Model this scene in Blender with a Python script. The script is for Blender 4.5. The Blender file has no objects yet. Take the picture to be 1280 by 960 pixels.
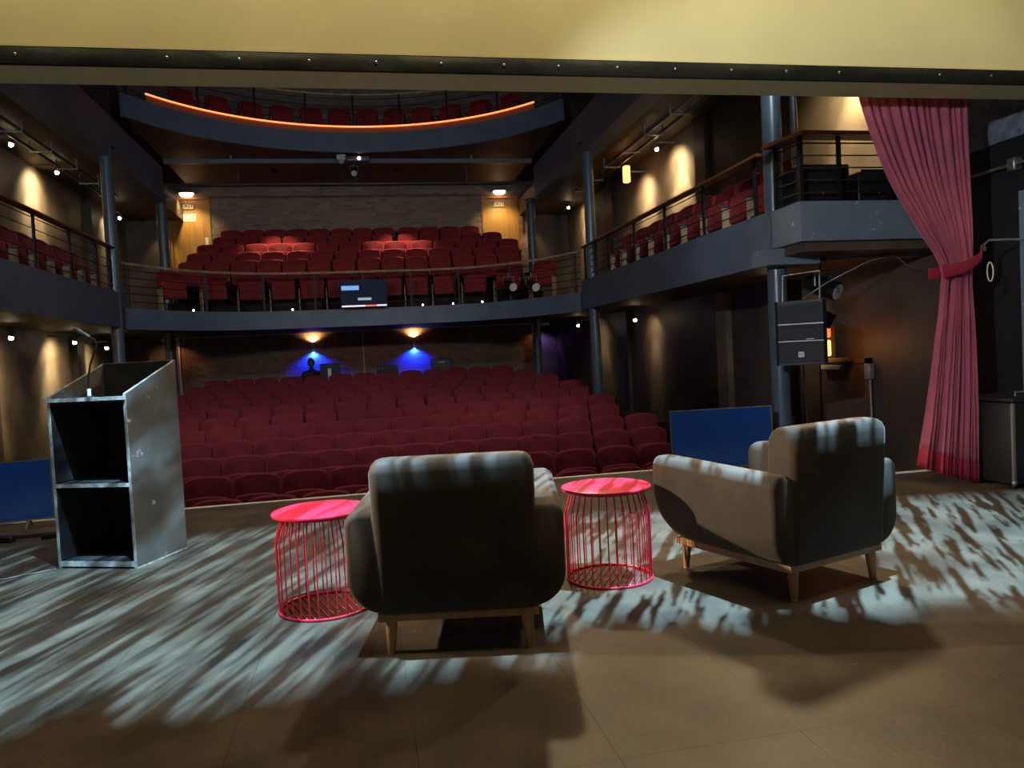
import bpy, bmesh, math, random
from mathutils import Vector, Matrix
random.seed(7)
PI = math.pi
SC = bpy.context.scene
COL = SC.collection

# ------------------------------------------------------------------ camera
YAW, PITCH, ROLL, CAM_H, FPX = 0.19123556, 0.03758559, 0.05024415, 1.22, 961.0
def camera_axes():
    cy, sy = math.cos(YAW), math.sin(YAW)
    fwd0 = Vector((sy, cy, 0)); right0 = Vector((cy, -sy, 0)); up0 = Vector((0, 0, 1))
    fwd = math.cos(PITCH) * fwd0 - math.sin(PITCH) * up0
    up = math.sin(PITCH) * fwd0 + math.cos(PITCH) * up0
    r = math.cos(ROLL) * right0 - math.sin(ROLL) * up
    u = math.sin(ROLL) * right0 + math.cos(ROLL) * up
    return r, u, fwd
cam_data = bpy.data.cameras.new('camera')
cam = bpy.data.objects.new('camera', cam_data); COL.objects.link(cam)
r_, u_, f_ = camera_axes()
cam.matrix_world = Matrix(((r_.x, u_.x, -f_.x, 0), (r_.y, u_.y, -f_.y, 0), (r_.z, u_.z, -f_.z, CAM_H), (0, 0, 0, 1)))
cam_data.sensor_fit = 'HORIZONTAL'; cam_data.sensor_width = 36.0; cam_data.lens = 36.0 * FPX / 1280.0
cam_data.clip_start = 0.05; cam_data.clip_end = 100
SC.camera = cam

# ------------------------------------------------------------------ world, exposure
w = bpy.data.worlds.new('world'); SC.world = w; w.use_nodes = True
w.node_tree.nodes['Background'].inputs[0].default_value = (0.02, 0.025, 0.035, 1)
w.node_tree.nodes['Background'].inputs[1].default_value = 0.3
vs = SC.view_settings
vs.view_transform = 'Standard'; vs.look = 'None'; vs.gamma = 1.0; vs.use_curve_mapping = False
vs.exposure = 0.35

# ------------------------------------------------------------------ big lights
def aim(o, target):
    d = Vector(target) - o.matrix_world.translation if o.parent else Vector(target) - o.location
    o.rotation_euler = d.to_track_quat('-Z', 'Y').to_euler()
def spot(name, loc, target, watts, color=(1, 1, 1), deg=40, blend=0.4, radius=0.05):
    L = bpy.data.lights.new(name, 'SPOT'); L.energy = watts; L.color = color
    L.spot_size = math.radians(deg); L.spot_blend = blend; L.shadow_soft_size = radius
    o = bpy.data.objects.new(name, L); COL.objects.link(o); o.location = loc; aim(o, target)
    return o
def area(name, loc, target, watts, color, sx, sy):
    L = bpy.data.lights.new(name, 'AREA'); L.energy = watts; L.color = color
    L.shape = 'RECTANGLE'; L.size = sx; L.size_y = sy
    o = bpy.data.objects.new(name, L); COL.objects.link(o); o.location = loc; aim(o, target)
    return o
def point(name, loc, watts, color, radius=0.05):
    L = bpy.data.lights.new(name, 'POINT'); L.energy = watts; L.color = color; L.shadow_soft_size = radius
    o = bpy.data.objects.new(name, L); COL.objects.link(o); o.location = loc
    return o

# two breakup-gobo lanterns hung over the stage just behind the header: a soft one and a sharply focused one
def gobo(loc, target, watts, deg, su, sv, lo, hi, detail, off, patch, near, far, right, leak):
    o = spot('gobo_lantern', loc, target, watts, (0.37, 0.69, 1.0), deg, 0.25, 0.012)
    L = o.data; L.use_nodes = True; nt = L.node_tree; N = nt.nodes; K = nt.links
    em = [n for n in N if n.type == 'EMISSION'][0]
    tc = N.new('ShaderNodeTexCoord')
    sep = N.new('ShaderNodeSeparateXYZ'); K.new(tc.outputs['Normal'], sep.inputs[0])
    def mth(op, a, b=None, c=None):
        m = N.new('ShaderNodeMath'); m.operation = op
        for i, v in enumerate((a, b, c)):
            if v is None: continue
            if isinstance(v, (int, float)): m.inputs[i].default_value = v
            else: K.new(v, m.inputs[i])
        return m.outputs[0]
    uu = mth('DIVIDE', sep.outputs[0], sep.outputs[2]); vv = mth('DIVIDE', sep.outputs[1], sep.outputs[2])
    ca, sa = math.cos(math.radians(20)), math.sin(math.radians(20))      # the streaks run 20 degrees off the stage axis
    ua = mth('SUBTRACT', mth('MULTIPLY', uu, ca), mth('MULTIPLY', vv, sa)); va = mth('ADD', mth('MULTIPLY', uu, sa), mth('MULTIPLY', vv, ca))
    def streaks(su, sv, lo, hi, detail, off, rough=0.6):
        cmb = N.new('ShaderNodeCombineXYZ')
        K.new(mth('MULTIPLY_ADD', ua, su, off), cmb.inputs[0]); K.new(mth('MULTIPLY', va, sv), cmb.inputs[1])
        nz = N.new('ShaderNodeTexNoise'); nz.inputs['Scale'].default_value = 1.0
        nz.inputs['Detail'].default_value = detail; nz.inputs['Roughness'].default_value = rough
        K.new(cmb.outputs[0], nz.inputs['Vector'])
        mr = N.new('ShaderNodeMapRange'); mr.inputs['From Min'].default_value = lo; mr.inputs['From Max'].default_value = hi
        mr.inputs['To Min'].default_value = leak
        K.new(nz.outputs['Fac'], mr.inputs['Value']); return mr.outputs[0]
    s1 = streaks(su, sv, lo, hi, detail, off)
    s2 = streaks(9, 6, patch, patch + 0.16, 1.0, off + 5.3, 0.5)
    shut = N.new('ShaderNodeMapRange'); shut.inputs['From Min'].default_value = near + 0.03; shut.inputs['From Max'].default_value = near - 0.03
    wob = N.new('ShaderNodeTexNoise'); wob.inputs['Scale'].default_value = 14.0
    cmb = N.new('ShaderNodeCombineXYZ'); K.new(uu, cmb.inputs[0]); K.new(wob.outputs['Fac'], shut.inputs['Value']); K.new(cmb.outputs[0], wob.inputs['Vector'])
    K.new(mth('MULTIPLY_ADD', wob.outputs['Fac'], 0.22, mth('SUBTRACT', vv, 0.11)), shut.inputs['Value'])
    shut2 = N.new('ShaderNodeMapRange'); shut2.inputs['From Min'].default_value = far - 0.03; shut2.inputs['From Max'].default_value = far + 0.03
    K.new(vv, shut2.inputs['Value'])
    shut3 = N.new('ShaderNodeMapRange'); shut3.inputs['From Min'].default_value = -right - 0.03; shut3.inputs['From Max'].default_value = -right + 0.03
    K.new(uu, shut3.inputs['Value'])
    K.new(mth('MULTIPLY', mth('MULTIPLY', s1, mth('MULTIPLY', s2, shut3.outputs[0])), mth('MULTIPLY', shut.outputs[0], shut2.outputs[0])), em.inputs['Strength'])
    return o
gobo((-0.5, 3.3, 5.3), (-0.5, 4.4, 0.0), 6000, 78, 60, 4.5, 0.45, 0.58, 4.0, 3.7, 0.30, 0.27, -0.28, 0.25, 0.13)
gobo((2.45, 3.35, 5.3), (2.6, 4.15, 0.0), 6600, 58, 78, 7.0, 0.475, 0.505, 8.0, 17.2, 0.26, 0.22, -0.20, 0.60, 0.02)

# warm lanterns low on the box-side boom, side booms, border lanterns on the header
spot('wash_lantern', (3.9, 6.4, 3.6), (0.9, 2.5, 0.0), 240, (1.0, 0.72, 0.40), 70, 0.7, 0.14)
spot('wash_lantern', (2.4, 11.4, 7.2), (1.8, 2.8, 0.0), 700, (1.0, 0.74, 0.42), 50, 0.6, 0.20)
spot('boom_lantern', (-3.9, 4.3, 2.6), (1.7, 3.8, 0.4), 1300, (1.0, 0.78, 0.56), 30, 0.4, 0.05)
spot('boom_lantern', (4.9, 3.6, 2.9), (-1.5, 5.4, 0.8), 360, (1.0, 0.86, 0.66), 30, 0.5, 0.05)
spot('boom_lantern', (-1.6, 0.6, 2.9), (4.7, 6.3, 2.0), 900, (0.86, 0.92, 1.0), 33, 0.5, 0.08)
spot('work_fill_light', (1.0, -2.6, 4.2), (0.9, 3.6, 0.2), 45, (1.0, 0.80, 0.50), 60, 0.7, 0.10)
area('work_fill_light', (0.8, 2.2, 6.3), (0.8, 2.9, 0.0), 90, (1.0, 0.78, 0.50), 5.0, 0.5)  # soft overhead light added to fill the armchair shadows on the stage
for x in (-3.6, -2.2, -0.8, 0.6, 2.0, 3.4, 4.8):
    spot('border_lantern', (x, 3.45, 4.3), (x, 4.81, 3.62), 28, (1.0, 0.88, 0.50), 92, 1.0, 0.12)
# fill spots added at the proscenium in place of stage bounce, then ceiling fill
for x in (-2.6, 2.8):
    spot('hall_bounce_fill', (x, 5.3, 2.88), (x * 0.7, 20.5, 1.5), 270, (1.0, 0.90, 0.80), 44, 0.8, 0.15)
for x in (-3.3, 3.5):
    spot('hall_bounce_fill', (x, 5.4, 4.4), (x * 0.3, 16.5, 2.2), 330, (0.78, 0.88, 1.0), 86, 0.8, 0.2)
for x, y in ((-2.2, 8.4), (2.4, 8.4), (0.1, 10.0)):
    spot('ceiling_fill', (x, y, 11.7), (x, y + 0.2, 0), 620, (1.0, 0.88, 0.84), 50, 0.9, 0.15)  # unseen ceiling spots added to brighten the auditorium

# ------------------------------------------------------------------ materials
def lin(c):
    return tuple(((v / 255.0) / 12.92 if v / 255.0 <= 0.04045 else ((v / 255.0 + 0.055) / 1.055) ** 2.4) for v in c)
MATS = {}
def mat(name, rgb, rough=0.6, metal=0.0, noise=0.0, nscale=8.0, bump=0.0, bscale=60.0, sheen=0.0, emit=None, estr=0.0, spec=0.5, rgb2=None, stretch=(1, 1, 1), coat=0.0):
    m = bpy.data.materials.new(name); m.use_nodes = True
    nt = m.node_tree; b = nt.nodes['Principled BSDF']
    col = (*rgb, 1)
    b.inputs['Base Color'].default_value = col
    b.inputs['Roughness'].default_value = rough; b.inputs['Metallic'].default_value = metal
    b.inputs['Specular IOR Level'].default_value = spec
    if coat: b.inputs['Coat Weight'].default_value = coat
    if sheen:
        b.inputs['Sheen Weight'].default_value = sheen; b.inputs['Sheen Roughness'].default_value = 0.35
        b.inputs['Sheen Tint'].default_value = (*[min(1, c * 3 + 0.1) for c in rgb], 1)
    if emit:
        b.inputs['Emission Color'].default_value = (*emit, 1); b.inputs['Emission Strength'].default_value = estr
    if noise or bump or rgb2:
        tcn = nt.nodes.new('ShaderNodeTexCoord'); mp = nt.nodes.new('ShaderNodeMapping')
        mp.inputs['Scale'].default_value = stretch
        nt.links.new(tcn.outputs['Object'], mp.inputs[0])
        if noise or rgb2:
            nz = nt.nodes.new('ShaderNodeTexNoise'); nz.inputs['Scale'].default_value = nscale; nz.inputs['Detail'].default_value = 5
            nt.links.new(mp.outputs[0], nz.inputs['Vector'])
            rp = nt.nodes.new('ShaderNodeMix'); rp.data_type = 'RGBA'
            a = rgb if rgb2 else tuple(c * (1 - noise) for c in rgb)
            d = rgb2 if rgb2 else tuple(min(1, c * (1 + noise)) for c in rgb)
            rp.inputs['A'].default_value = (*a, 1); rp.inputs['B'].default_value = (*d, 1)
            mr = nt.nodes.new('ShaderNodeMapRange'); mr.inputs['From Min'].default_value = 0.35; mr.inputs['From Max'].default_value = 0.65
            nt.links.new(nz.outputs['Fac'], mr.inputs['Value'])
            nt.links.new(mr.outputs[0], rp.inputs['Factor'])
            nt.links.new(rp.outputs['Result'], b.inputs['Base Color'])
        if bump:
            n2 = nt.nodes.new('ShaderNodeTexNoise'); n2.inputs['Scale'].default_value = bscale; n2.inputs['Detail'].default_value = 4
            nt.links.new(mp.outputs[0], n2.inputs['Vector'])
            bp = nt.nodes.new('ShaderNodeBump'); bp.inputs['Strength'].default_value = bump; bp.inputs['Distance'].default_value = 0.01
            nt.links.new(n2.outputs['Fac'], bp.inputs['Height']); nt.links.new(bp.outputs[0], b.inputs['Normal'])
    MATS[name] = m
    return m
mat('stage_paint', (0.075, 0.058, 0.038), 0.48, noise=0.35, nscale=3.0, bump=0.12, bscale=45, spec=0.45)
# scuffs on the stage paint
def add_scuffs(m, thr=0.665, col=(0.30, 0.27, 0.22), scale=(9, 26, 1)):
    nt = m.node_tree; b = nt.nodes['Principled BSDF']
    src = b.inputs['Base Color'].links[0].from_socket
    tcn = nt.nodes.new('ShaderNodeTexCoord'); mp = nt.nodes.new('ShaderNodeMapping'); mp.inputs['Scale'].default_value = scale
    mp.inputs['Rotation'].default_value = (0, 0, 0.4)
    nt.links.new(tcn.outputs['Object'], mp.inputs[0])
    nz = nt.nodes.new('ShaderNodeTexNoise'); nz.inputs['Scale'].default_value = 1.0; nz.inputs['Detail'].default_value = 8; nz.inputs['Roughness'].default_value = 0.7
    nt.links.new(mp.outputs[0], nz.inputs['Vector'])
    mr = nt.nodes.new('ShaderNodeMapRange'); mr.inputs['From Min'].default_value = thr; mr.inputs['From Max'].default_value = thr + 0.05
    nt.links.new(nz.outputs['Fac'], mr.inputs['Value'])
    mx = nt.nodes.new('ShaderNodeMix'); mx.data_type = 'RGBA'; mx.inputs['B'].default_value = (*col, 1)
    nt.links.new(mr.outputs[0], mx.inputs['Factor']); nt.links.new(src, mx.inputs['A'])
    nt.links.new(mx.outputs['Result'], b.inputs['Base Color'])
add_scuffs(MATS['stage_paint'])
mat('white_nosing', (0.85, 0.80, 0.66), 0.5, noise=0.15)
mat('header_paint', (0.56, 0.50, 0.25), 0.55, noise=0.04, nscale=2.0)
mat('black_vinyl', (0.008, 0.008, 0.007), 0.45, spec=0.25, bump=0.5, bscale=9)
mat('steel', (0.55, 0.56, 0.56), 0.3, metal=1.0)
mat('grey_steel', (0.22, 0.23, 0.24), 0.5, metal=0.6)
mat('fascia_blue', (0.085, 0.115, 0.165), 0.55, noise=0.12, nscale=2.5)
mat('fascia_chipped', (0.125, 0.160, 0.200), 0.5, noise=0.12, nscale=2.5)
add_scuffs(MATS['fascia_chipped'], 0.63, (0.55, 0.56, 0.55), (11, 11, 11))
mat('column_blue', (0.055, 0.082, 0.105), 0.32, noise=0.1)
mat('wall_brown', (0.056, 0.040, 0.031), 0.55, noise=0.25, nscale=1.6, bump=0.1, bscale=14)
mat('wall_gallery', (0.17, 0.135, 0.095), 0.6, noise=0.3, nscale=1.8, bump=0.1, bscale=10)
mat('soffit', (0.075, 0.050, 0.034), 0.6, noise=0.25, nscale=1.5)
mat('dark_soffit', (0.022, 0.017, 0.015), 0.7, noise=0.2)
mat('black_paint', (0.010, 0.010, 0.012), 0.5, noise=0.2)
mat('wing_black', (0.005, 0.006, 0.008), 0.6, noise=0.3, nscale=2)
mat('rough_render', (0.10, 0.12, 0.145), 0.55, bump=1.0, bscale=12, noise=0.4, nscale=12)
mat('carpet', (0.018, 0.010, 0.010), 0.95, noise=0.2, nscale=30)
mat('velvet_red', (0.170, 0.017, 0.024), 0.75, noise=0.18, nscale=5, sheen=0.45, spec=0.2)
mat('velvet_circle', (0.190, 0.016, 0.018), 0.75, noise=0.18, nscale=5, sheen=0.4, spec=0.2)
mat('seat_shell', (0.020, 0.012, 0.012), 0.5)
mat('standard_black', (0.012, 0.011, 0.011), 0.45, metal=0.3)
mat('standard_brass', (0.30, 0.22, 0.12), 0.45, noise=0.3)
mat('handrail_wood', (0.16, 0.060, 0.024), 0.28, rgb2=(0.10, 0.034, 0.014), nscale=4, stretch=(12, 12, 12))
mat('rail_black', (0.005, 0.005, 0.006), 0.55, spec=0.3)
mat('rope_light', (0.9, 0.3, 0.1), 0.4, emit=(1.0, 0.24, 0.07), estr=1.7)
mat('copper_trim', (0.45, 0.12, 0.04), 0.35)
mat('door_wood', (0.46, 0.25, 0.06), 0.45, rgb2=(0.36, 0.18, 0.04), nscale=3, stretch=(8, 8, 0.6))
mat('door_brown', (0.075, 0.050, 0.036), 0.5, noise=0.15)
mat('paper', (0.75, 0.74, 0.70), 0.8)
mat('sign_cream', (0.72, 0.66, 0.45), 0.6, emit=(1.0, 0.85, 0.5), estr=0.05)
mat('ink', (0.012, 0.012, 0.012), 0.6)
mat('lamp_glow', (1, 0.9, 0.7), 0.5, emit=(1.0, 0.80, 0.48), estr=26.0)
mat('door_lamp_glow', (1, 0.9, 0.8), 0.5, emit=(1.0, 0.62, 0.40), estr=5.0)
mat('amber_glow', (1, 0.5, 0.1), 0.5, emit=(1.0, 0.36, 0.07), estr=4.0)
mat('red_glow', (1, 0.1, 0.03), 0.5, emit=(1.0, 0.10, 0.02), estr=2.5)
mat('blue_led', (0.1, 0.2, 1.0), 0.5, emit=(0.05, 0.20, 1.0), estr=10.0)
mat('white_glow', (1, 1, 1), 0.5, emit=(1.0, 0.95, 0.85), estr=6.0)
mat('white_plastic', (0.55, 0.55, 0.53), 0.5)
mat('red_plastic', (0.45, 0.03, 0.02), 0.4)
mat('black_plastic', (0.009, 0.009, 0.011), 0.5, spec=0.3)
mat('speaker_grille', (0.020, 0.022, 0.026), 0.55, bump=0.6, bscale=300)
mat('screen_blue', (0.004, 0.012, 0.05), 0.12, emit=(0.002, 0.009, 0.036), estr=1.0)
mat('screen_navy', (0.002, 0.004, 0.01), 0.5, spec=0.1, emit=(0.002, 0.004, 0.011), estr=1.0)
mat('screen_window', (0.1, 0.2, 0.4), 0.3, emit=(0.12, 0.27, 0.60), estr=1.0)
mat('screen_button', (0.2, 0.25, 0.3), 0.3, emit=(0.20, 0.26, 0.30), estr=1.0)
mat('screen_bar', (0.6, 0.6, 0.65), 0.3, emit=(0.55, 0.52, 0.60), estr=1.0)
mat('screen_red', (0.5, 0.1, 0.1), 0.3, emit=(0.55, 0.10, 0.08), estr=1.0)
mat('lectern_paint', (0.090, 0.082, 0.068), 0.42, noise=0.22, nscale=3, bump=0.08, bscale=40)
add_scuffs(MATS['lectern_paint'], 0.635, (0.42, 0.41, 0.38), (9, 9, 9))
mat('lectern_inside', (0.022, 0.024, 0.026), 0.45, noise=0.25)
mat('lectern_edge', (0.38, 0.37, 0.33), 0.55, noise=0.5, nscale=14)
mat('lectern_gloss', (0.030, 0.034, 0.036), 0.12)
mat('armchair_velvet', (0.056, 0.046, 0.034), 0.7, noise=0.22, nscale=4, sheen=0.85, spec=0.25, bump=0.1, bscale=12)
mat('armchair_wood', (0.46, 0.27, 0.12), 0.45, rgb2=(0.38, 0.20, 0.08), nscale=3, stretch=(14, 14, 3))
mat('wire_red', (0.62, 0.018, 0.045), 0.35, spec=0.5)
mat('curtain_cloth', (0.270, 0.060, 0.090), 0.8, noise=0.12, nscale=6, sheen=0.35, spec=0.2, bump=0.15, bscale=180)
mat('curtain_band', (0.24, 0.014, 0.034), 0.7, noise=0.1, sheen=0.3, spec=0.25)
mat('cord_cream', (0.6, 0.55, 0.42), 0.7)
mat('case_black', (0.004, 0.004, 0.004), 0.5, bump=0.2, bscale=150)
mat('skin', (0.20, 0.11, 0.075), 0.6)
mat('hair_dark', (0.010, 0.008, 0.007), 0.6)
mat('shirt_dark', (0.012, 0.013, 0.016), 0.8)
mat('pipe_grey', (0.10, 0.115, 0.14), 0.4, metal=0.2)
# brick walls: far courses of 3-4 px, so colour and relief come from the material
def brick_mat(name, c1, c2, mortar):
    m = mat(name, c1, 0.8); nt = m.node_tree; b = nt.nodes['Principled BSDF']
    tcn = nt.nodes.new('ShaderNodeTexCoord'); mp = nt.nodes.new('ShaderNodeMapping')
    mp.inputs['Rotation'].default_value = (PI / 2, 0, 0)
    nt.links.new(tcn.outputs['Object'], mp.inputs[0])
    bt = nt.nodes.new('ShaderNodeTexBrick')
    bt.inputs['Color1'].default_value = (*c1, 1); bt.inputs['Color2'].default_value = (*c2, 1); bt.inputs['Mortar'].default_value = (*mortar, 1)
    bt.inputs['Scale'].default_value = 1.0; bt.inputs['Brick Width'].default_value = 0.23; bt.inputs['Row Height'].default_value = 0.075
    bt.inputs['Mortar Size'].default_value = 0.008; bt.inputs['Bias'].default_value = -0.1
    nt.links.new(mp.outputs[0], bt.inputs['Vector'])
    nt.links.new(bt.outputs['Color'], b.inputs['Base Color'])
    bp = nt.nodes.new('ShaderNodeBump'); bp.inputs['Strength'].default_value = 0.8; bp.inputs['Distance'].default_value = 0.012; bp.invert = True
    nt.links.new(bt.outputs['Fac'], bp.inputs['Height']); nt.links.new(bp.outputs[0], b.inputs['Normal'])
    return m
brick_mat('brick_red', (0.30, 0.13, 0.075), (0.17, 0.075, 0.050), (0.22, 0.17, 0.13))
brick_mat('brick_grey', (0.27, 0.19, 0.145), (0.14, 0.105, 0.085), (0.23, 0.19, 0.16))

# ------------------------------------------------------------------ mesh helpers
class MB:
    def __init__(s): s.v = []; s.f = []; s.sm = []
    def add(s, vs, fs, smooth=False):
        o = len(s.v); s.v += [tuple(p) for p in vs]; s.f += [tuple(i + o for i in q) for q in fs]; s.sm += [smooth] * len(fs); return s
    def box(s, x0, x1, y0, y1, z0, z1, M=None):
        vs = [Vector((x, y, z)) for x in (x0, x1) for y in (y0, y1) for z in (z0, z1)]
        if M: vs = [M @ p for p in vs]
        return s.add(vs, [(0, 1, 3, 2), (4, 6, 7, 5), (0, 4, 5, 1), (2, 3, 7, 6), (0, 2, 6, 4), (1, 5, 7, 3)])
    def rbox(s, x0, x1, y0, y1, z0, z1, r=0.02, seg=2, M=None, smooth=True):
        bm = bmesh.new(); bmesh.ops.create_cube(bm, size=1.0)
        for q in bm.verts:
            q.co = Vector(((x0 + x1) / 2 + q.co.x * (x1 - x0), (y0 + y1) / 2 + q.co.y * (y1 - y0), (z0 + z1) / 2 + q.co.z * (z1 - z0)))
        bmesh.ops.bevel(bm, geom=bm.edges[:], offset=r, segments=seg, profile=0.5, affect='EDGES')
        bm.verts.index_update()
        vs = [(M @ q.co if M else q.co.copy()) for q in bm.verts]; fs = [[q.index for q in f.verts] for f in bm.faces]
        bm.free(); return s.add(vs, fs, smooth)
    def tube(s, pts, r, n=8, caps=True, closed=False, smooth=True):
        pts = [Vector(p) for p in pts]; m = len(pts); rs = r if isinstance(r, (list, tuple)) else [r] * m
        vs = []; ref = None
        for i, p in enumerate(pts):
            if closed: t = pts[(i + 1) % m] - pts[i - 1]
            else: t = pts[min(i + 1, m - 1)] - pts[max(i - 1, 0)]
            t.normalize()
            if ref is None: ref = Vector((0, 0, 1)) if abs(t.z) < 0.9 else Vector((1, 0, 0))
            a = (ref - t * ref.dot(t)).normalized(); b = t.cross(a); ref = a
            for k in range(n):
                an = 2 * PI * k / n; vs.append(p + (a * math.cos(an) + b * math.sin(an)) * rs[i])
        fs = []
        for i in range(m if closed else m - 1):
            j = (i + 1) % m
            for k in range(n):
                l = (k + 1) % n; fs.append((i * n + k, i * n + l, j * n + l, j * n + k))
        s.add(vs, fs, smooth)
        if caps and not closed:
            s.add(vs[:n], [tuple(range(n - 1, -1, -1))]); s.add(vs[-n:], [tuple(range(n))])
        return s
    def cyl(s, p0, p1, r0, r1=None, n=16): return s.tube([p0, p1], [r0, r0 if r1 is None else r1], n)
    def prism(s, poly, axis, a, b, smooth=False):
        def P(u, v, t): return {'x': (t, u, v), 'y': (u, t, v), 'z': (u, v, t)}[axis]
        n = len(poly); vs = [P(u, v, a) for u, v in poly] + [P(u, v, b) for u, v in poly]
        fs = [(i, (i + 1) % n, n + (i + 1) % n, n + i) for i in range(n)]
        s.add(vs, fs, smooth); s.add(vs[:n], [tuple(range(n - 1, -1, -1))]); return s.add(vs[n:], [tuple(range(n))])
    def loft(s, rings, cap=True, smooth=True, closed=True):
        n = len(rings[0]); vs = [p for r in rings for p in r]; fs = []
        for i in range(len(rings) - 1):
            for k in range(n if closed else n - 1):
                l = (k + 1) % n; fs.append((i * n + k, i * n + l, (i + 1) * n + l, (i + 1) * n + k))
        if cap: fs += [tuple(range(n - 1, -1, -1)), tuple(range((len(rings) - 1) * n, len(rings) * n))]
        return s.add(vs, fs, smooth)
    def sphere(s, c, r, n=12, m=8, sc=(1, 1, 1)):
        c = Vector(c); rings = []
        for i in range(m + 1):
            a = PI * (i + (0.02 if i == 0 else -0.02 if i == m else 0)) / m
            rings.append([c + Vector((r * sc[0] * math.sin(a) * math.cos(2 * PI * k / n), r * sc[1] * math.sin(a) * math.sin(2 * PI * k / n), -r * sc[2] * math.cos(a))) for k in range(n)])
        return s.loft(rings)
    def mesh(s, name):
        me = bpy.data.meshes.new(name); me.from_pydata(s.v, [], s.f)
        me.polygons.foreach_set('use_smooth', s.sm)
        bm = bmesh.new(); bm.from_mesh(me); bmesh.ops.remove_doubles(bm, verts=bm.verts[:], dist=1e-5)
        bmesh.ops.recalc_face_normals(bm, faces=bm.faces[:])
        for e in bm.edges:
            if len(e.link_faces) == 2 and e.calc_face_angle(0) > 0.7: e.smooth = False
        bm.to_mesh(me); bm.free()
        return me
    def build(s, name, material, parent=None, loc=None):
        me = s.mesh(name); me.materials.append(MATS[material] if isinstance(material, str) else material)
        o = bpy.data.objects.new(name, me); COL.objects.link(o)
        if parent: o.parent = parent
        if loc: o.location = loc
        return o
def tag(o, label, cat, group=None):
    o['label'] = label; o['category'] = cat
    if group: o['group'] = group
    return o
def thing(name, label, cat, loc=(0, 0, 0), rz=0, group=None):
    o = bpy.data.objects.new(name, None); COL.objects.link(o); o.location = loc; o.rotation_euler = (0, 0, rz)
    return tag(o, label, cat, group)
def struct(name, mb, material, label=None):
    o = mb.build(name, material); o['kind'] = 'structure'
    if label: o['label'] = label
    return o
def copy_tree(o, parent=None):
    c = o.copy(); COL.objects.link(c); c.parent = parent
    for ch in o.children: copy_tree(ch, c)
    return c
def inst(src, parent, loc=(0, 0, 0), rz=0):
    c = src.copy(); COL.objects.link(c); c.parent = parent; c.location = loc; c.rotation_euler = (0, 0, rz); return c
def text(name, body, size, material, parent, M, extrude=0.002):
    cu = bpy.data.curves.new(name, 'FONT'); cu.body = body; cu.size = size; cu.align_x = 'CENTER'; cu.align_y = 'CENTER'; cu.extrude = extrude
    t = bpy.data.objects.new(name, cu); me = bpy.data.meshes.new_from_object(t); bpy.data.objects.remove(t)
    me.materials.clear(); me.materials.append(MATS[material]); o = bpy.data.objects.new(name, me); COL.objects.link(o)
    o.parent = parent; o.matrix_local = M; return o
FACE_STAGE = Matrix.Rotation(PI / 2, 4, 'X')     # a text that faces -Y
ORD = ['first', 'second', 'third', 'fourth', 'fifth', 'sixth', 'seventh', 'eighth', 'ninth', 'tenth', 'eleventh', 'twelfth']

# ================================================================== the setting
XC, XR, XL, WR, WL, YB = 0.12, 4.10, -3.86, 5.75, -5.50, 20.5
HY0, HY1, HZ = 4.81, 5.10, 2.98                  # proscenium header: near face, far face, underside
# ---- stage floor: ply sheets screwed to a deck
fl = struct('floor', MB().box(-6.0, 5.75, -3.2, 6.0, -0.30, -0.006).box(-6.0, 4.2, 6.0, 7.20, -0.30, -0.006), 'black_paint', 'dark painted stage floor of ply sheets')
xs = [0.10 + 0.59 * k for k in range(-10, 10)]
ys = [-3.2, -0.28, 2.16, 4.60, 7.20]
for i in range(len(xs) - 1):
    for j in range(4):
        x0, x1, y0, y1 = xs[i], xs[i + 1], ys[j], ys[j + 1]
        if x0 > 4.0 and j == 3: y1 = 6.0
        x1 = min(x1, 5.40); gp = 0.0006
        if x1 - x0 < 0.05: continue
        MB().box(x0 + gp, x1 - gp, y0 + gp, y1 - gp, -0.006, 0.0).build('floor_panel', 'stage_paint', fl)
struct('trim_1', MB().box(-6.0, 4.2, 7.20, 7.26, -0.07, 0.006).box(4.2, 4.26, 6.0, 7.26, -0.07, 0.006).box(4.26, 5.75, 6.0, 6.06, -0.07, 0.006), 'white_nosing', 'white painted nosing along the stage edge')
struct('wall_stage_front', MB().box(-6.0, 4.22, 7.12, 7.2, -1.3, -0.07).box(4.14, 4.22, 6.0, 7.2, -1.3, -0.07).box(4.22, 5.75, 5.94, 6.0, -1.3, -0.07), 'black_paint')
# ---- proscenium header with its padded black hem and studs
hd = struct('wall_proscenium', MB().box(-6.0, 5.75, HY0, HY1, HZ, 12.0), 'header_paint', 'yellow lit proscenium header above the stage')
MB().box(-6.0, 5.75, HY0 - 0.012, HY0, HZ + 0.105, HZ + 0.122).build('bead', 'header_paint', hd)
hem = MB()
rings = []
for i in range(121):
    x = -6.0 + 11.75 * i / 120; k = 0.006 * math.sin(i * 1.7) + 0.004 * math.sin(i * 0.61 + 1)
    rings.append([Vector((x, HY0, HZ + 0.104)), Vector((x, HY0 - 0.014, HZ + 0.100)), Vector((x, HY0 - 0.024 + k, HZ + 0.055)), Vector((x, HY0 - 0.016, HZ + 0.004)), Vector((x, HY0, HZ))])
hem.loft(rings).build('padded_hem', 'black_vinyl', hd)
stud = None
def ray_at(px, py, ax, val):
    d = f_ + (px - 640) / FPX * r_ - (py - 480) / FPX * u_
    c = Vector((0, 0, CAM_H)); return c + d * ((val - c[ax]) / d[ax])
for px in (22, 118, 210, 300, 387, 470, 551, 629, 697, 770, 842, 912, 980, 1046, 1109, 1171, 1235):
    p = ray_at(px, 80, 1, HY0)
    s = MB().sphere((0, 0, 0), 0.010, 8, 6, (1, 0.6, 1)).build('stud', 'steel', hd) if stud is None else inst(stud, hd)
    stud = stud or s; s.location = (p.x, HY0 - 0.026, HZ + 0.055)
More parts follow.
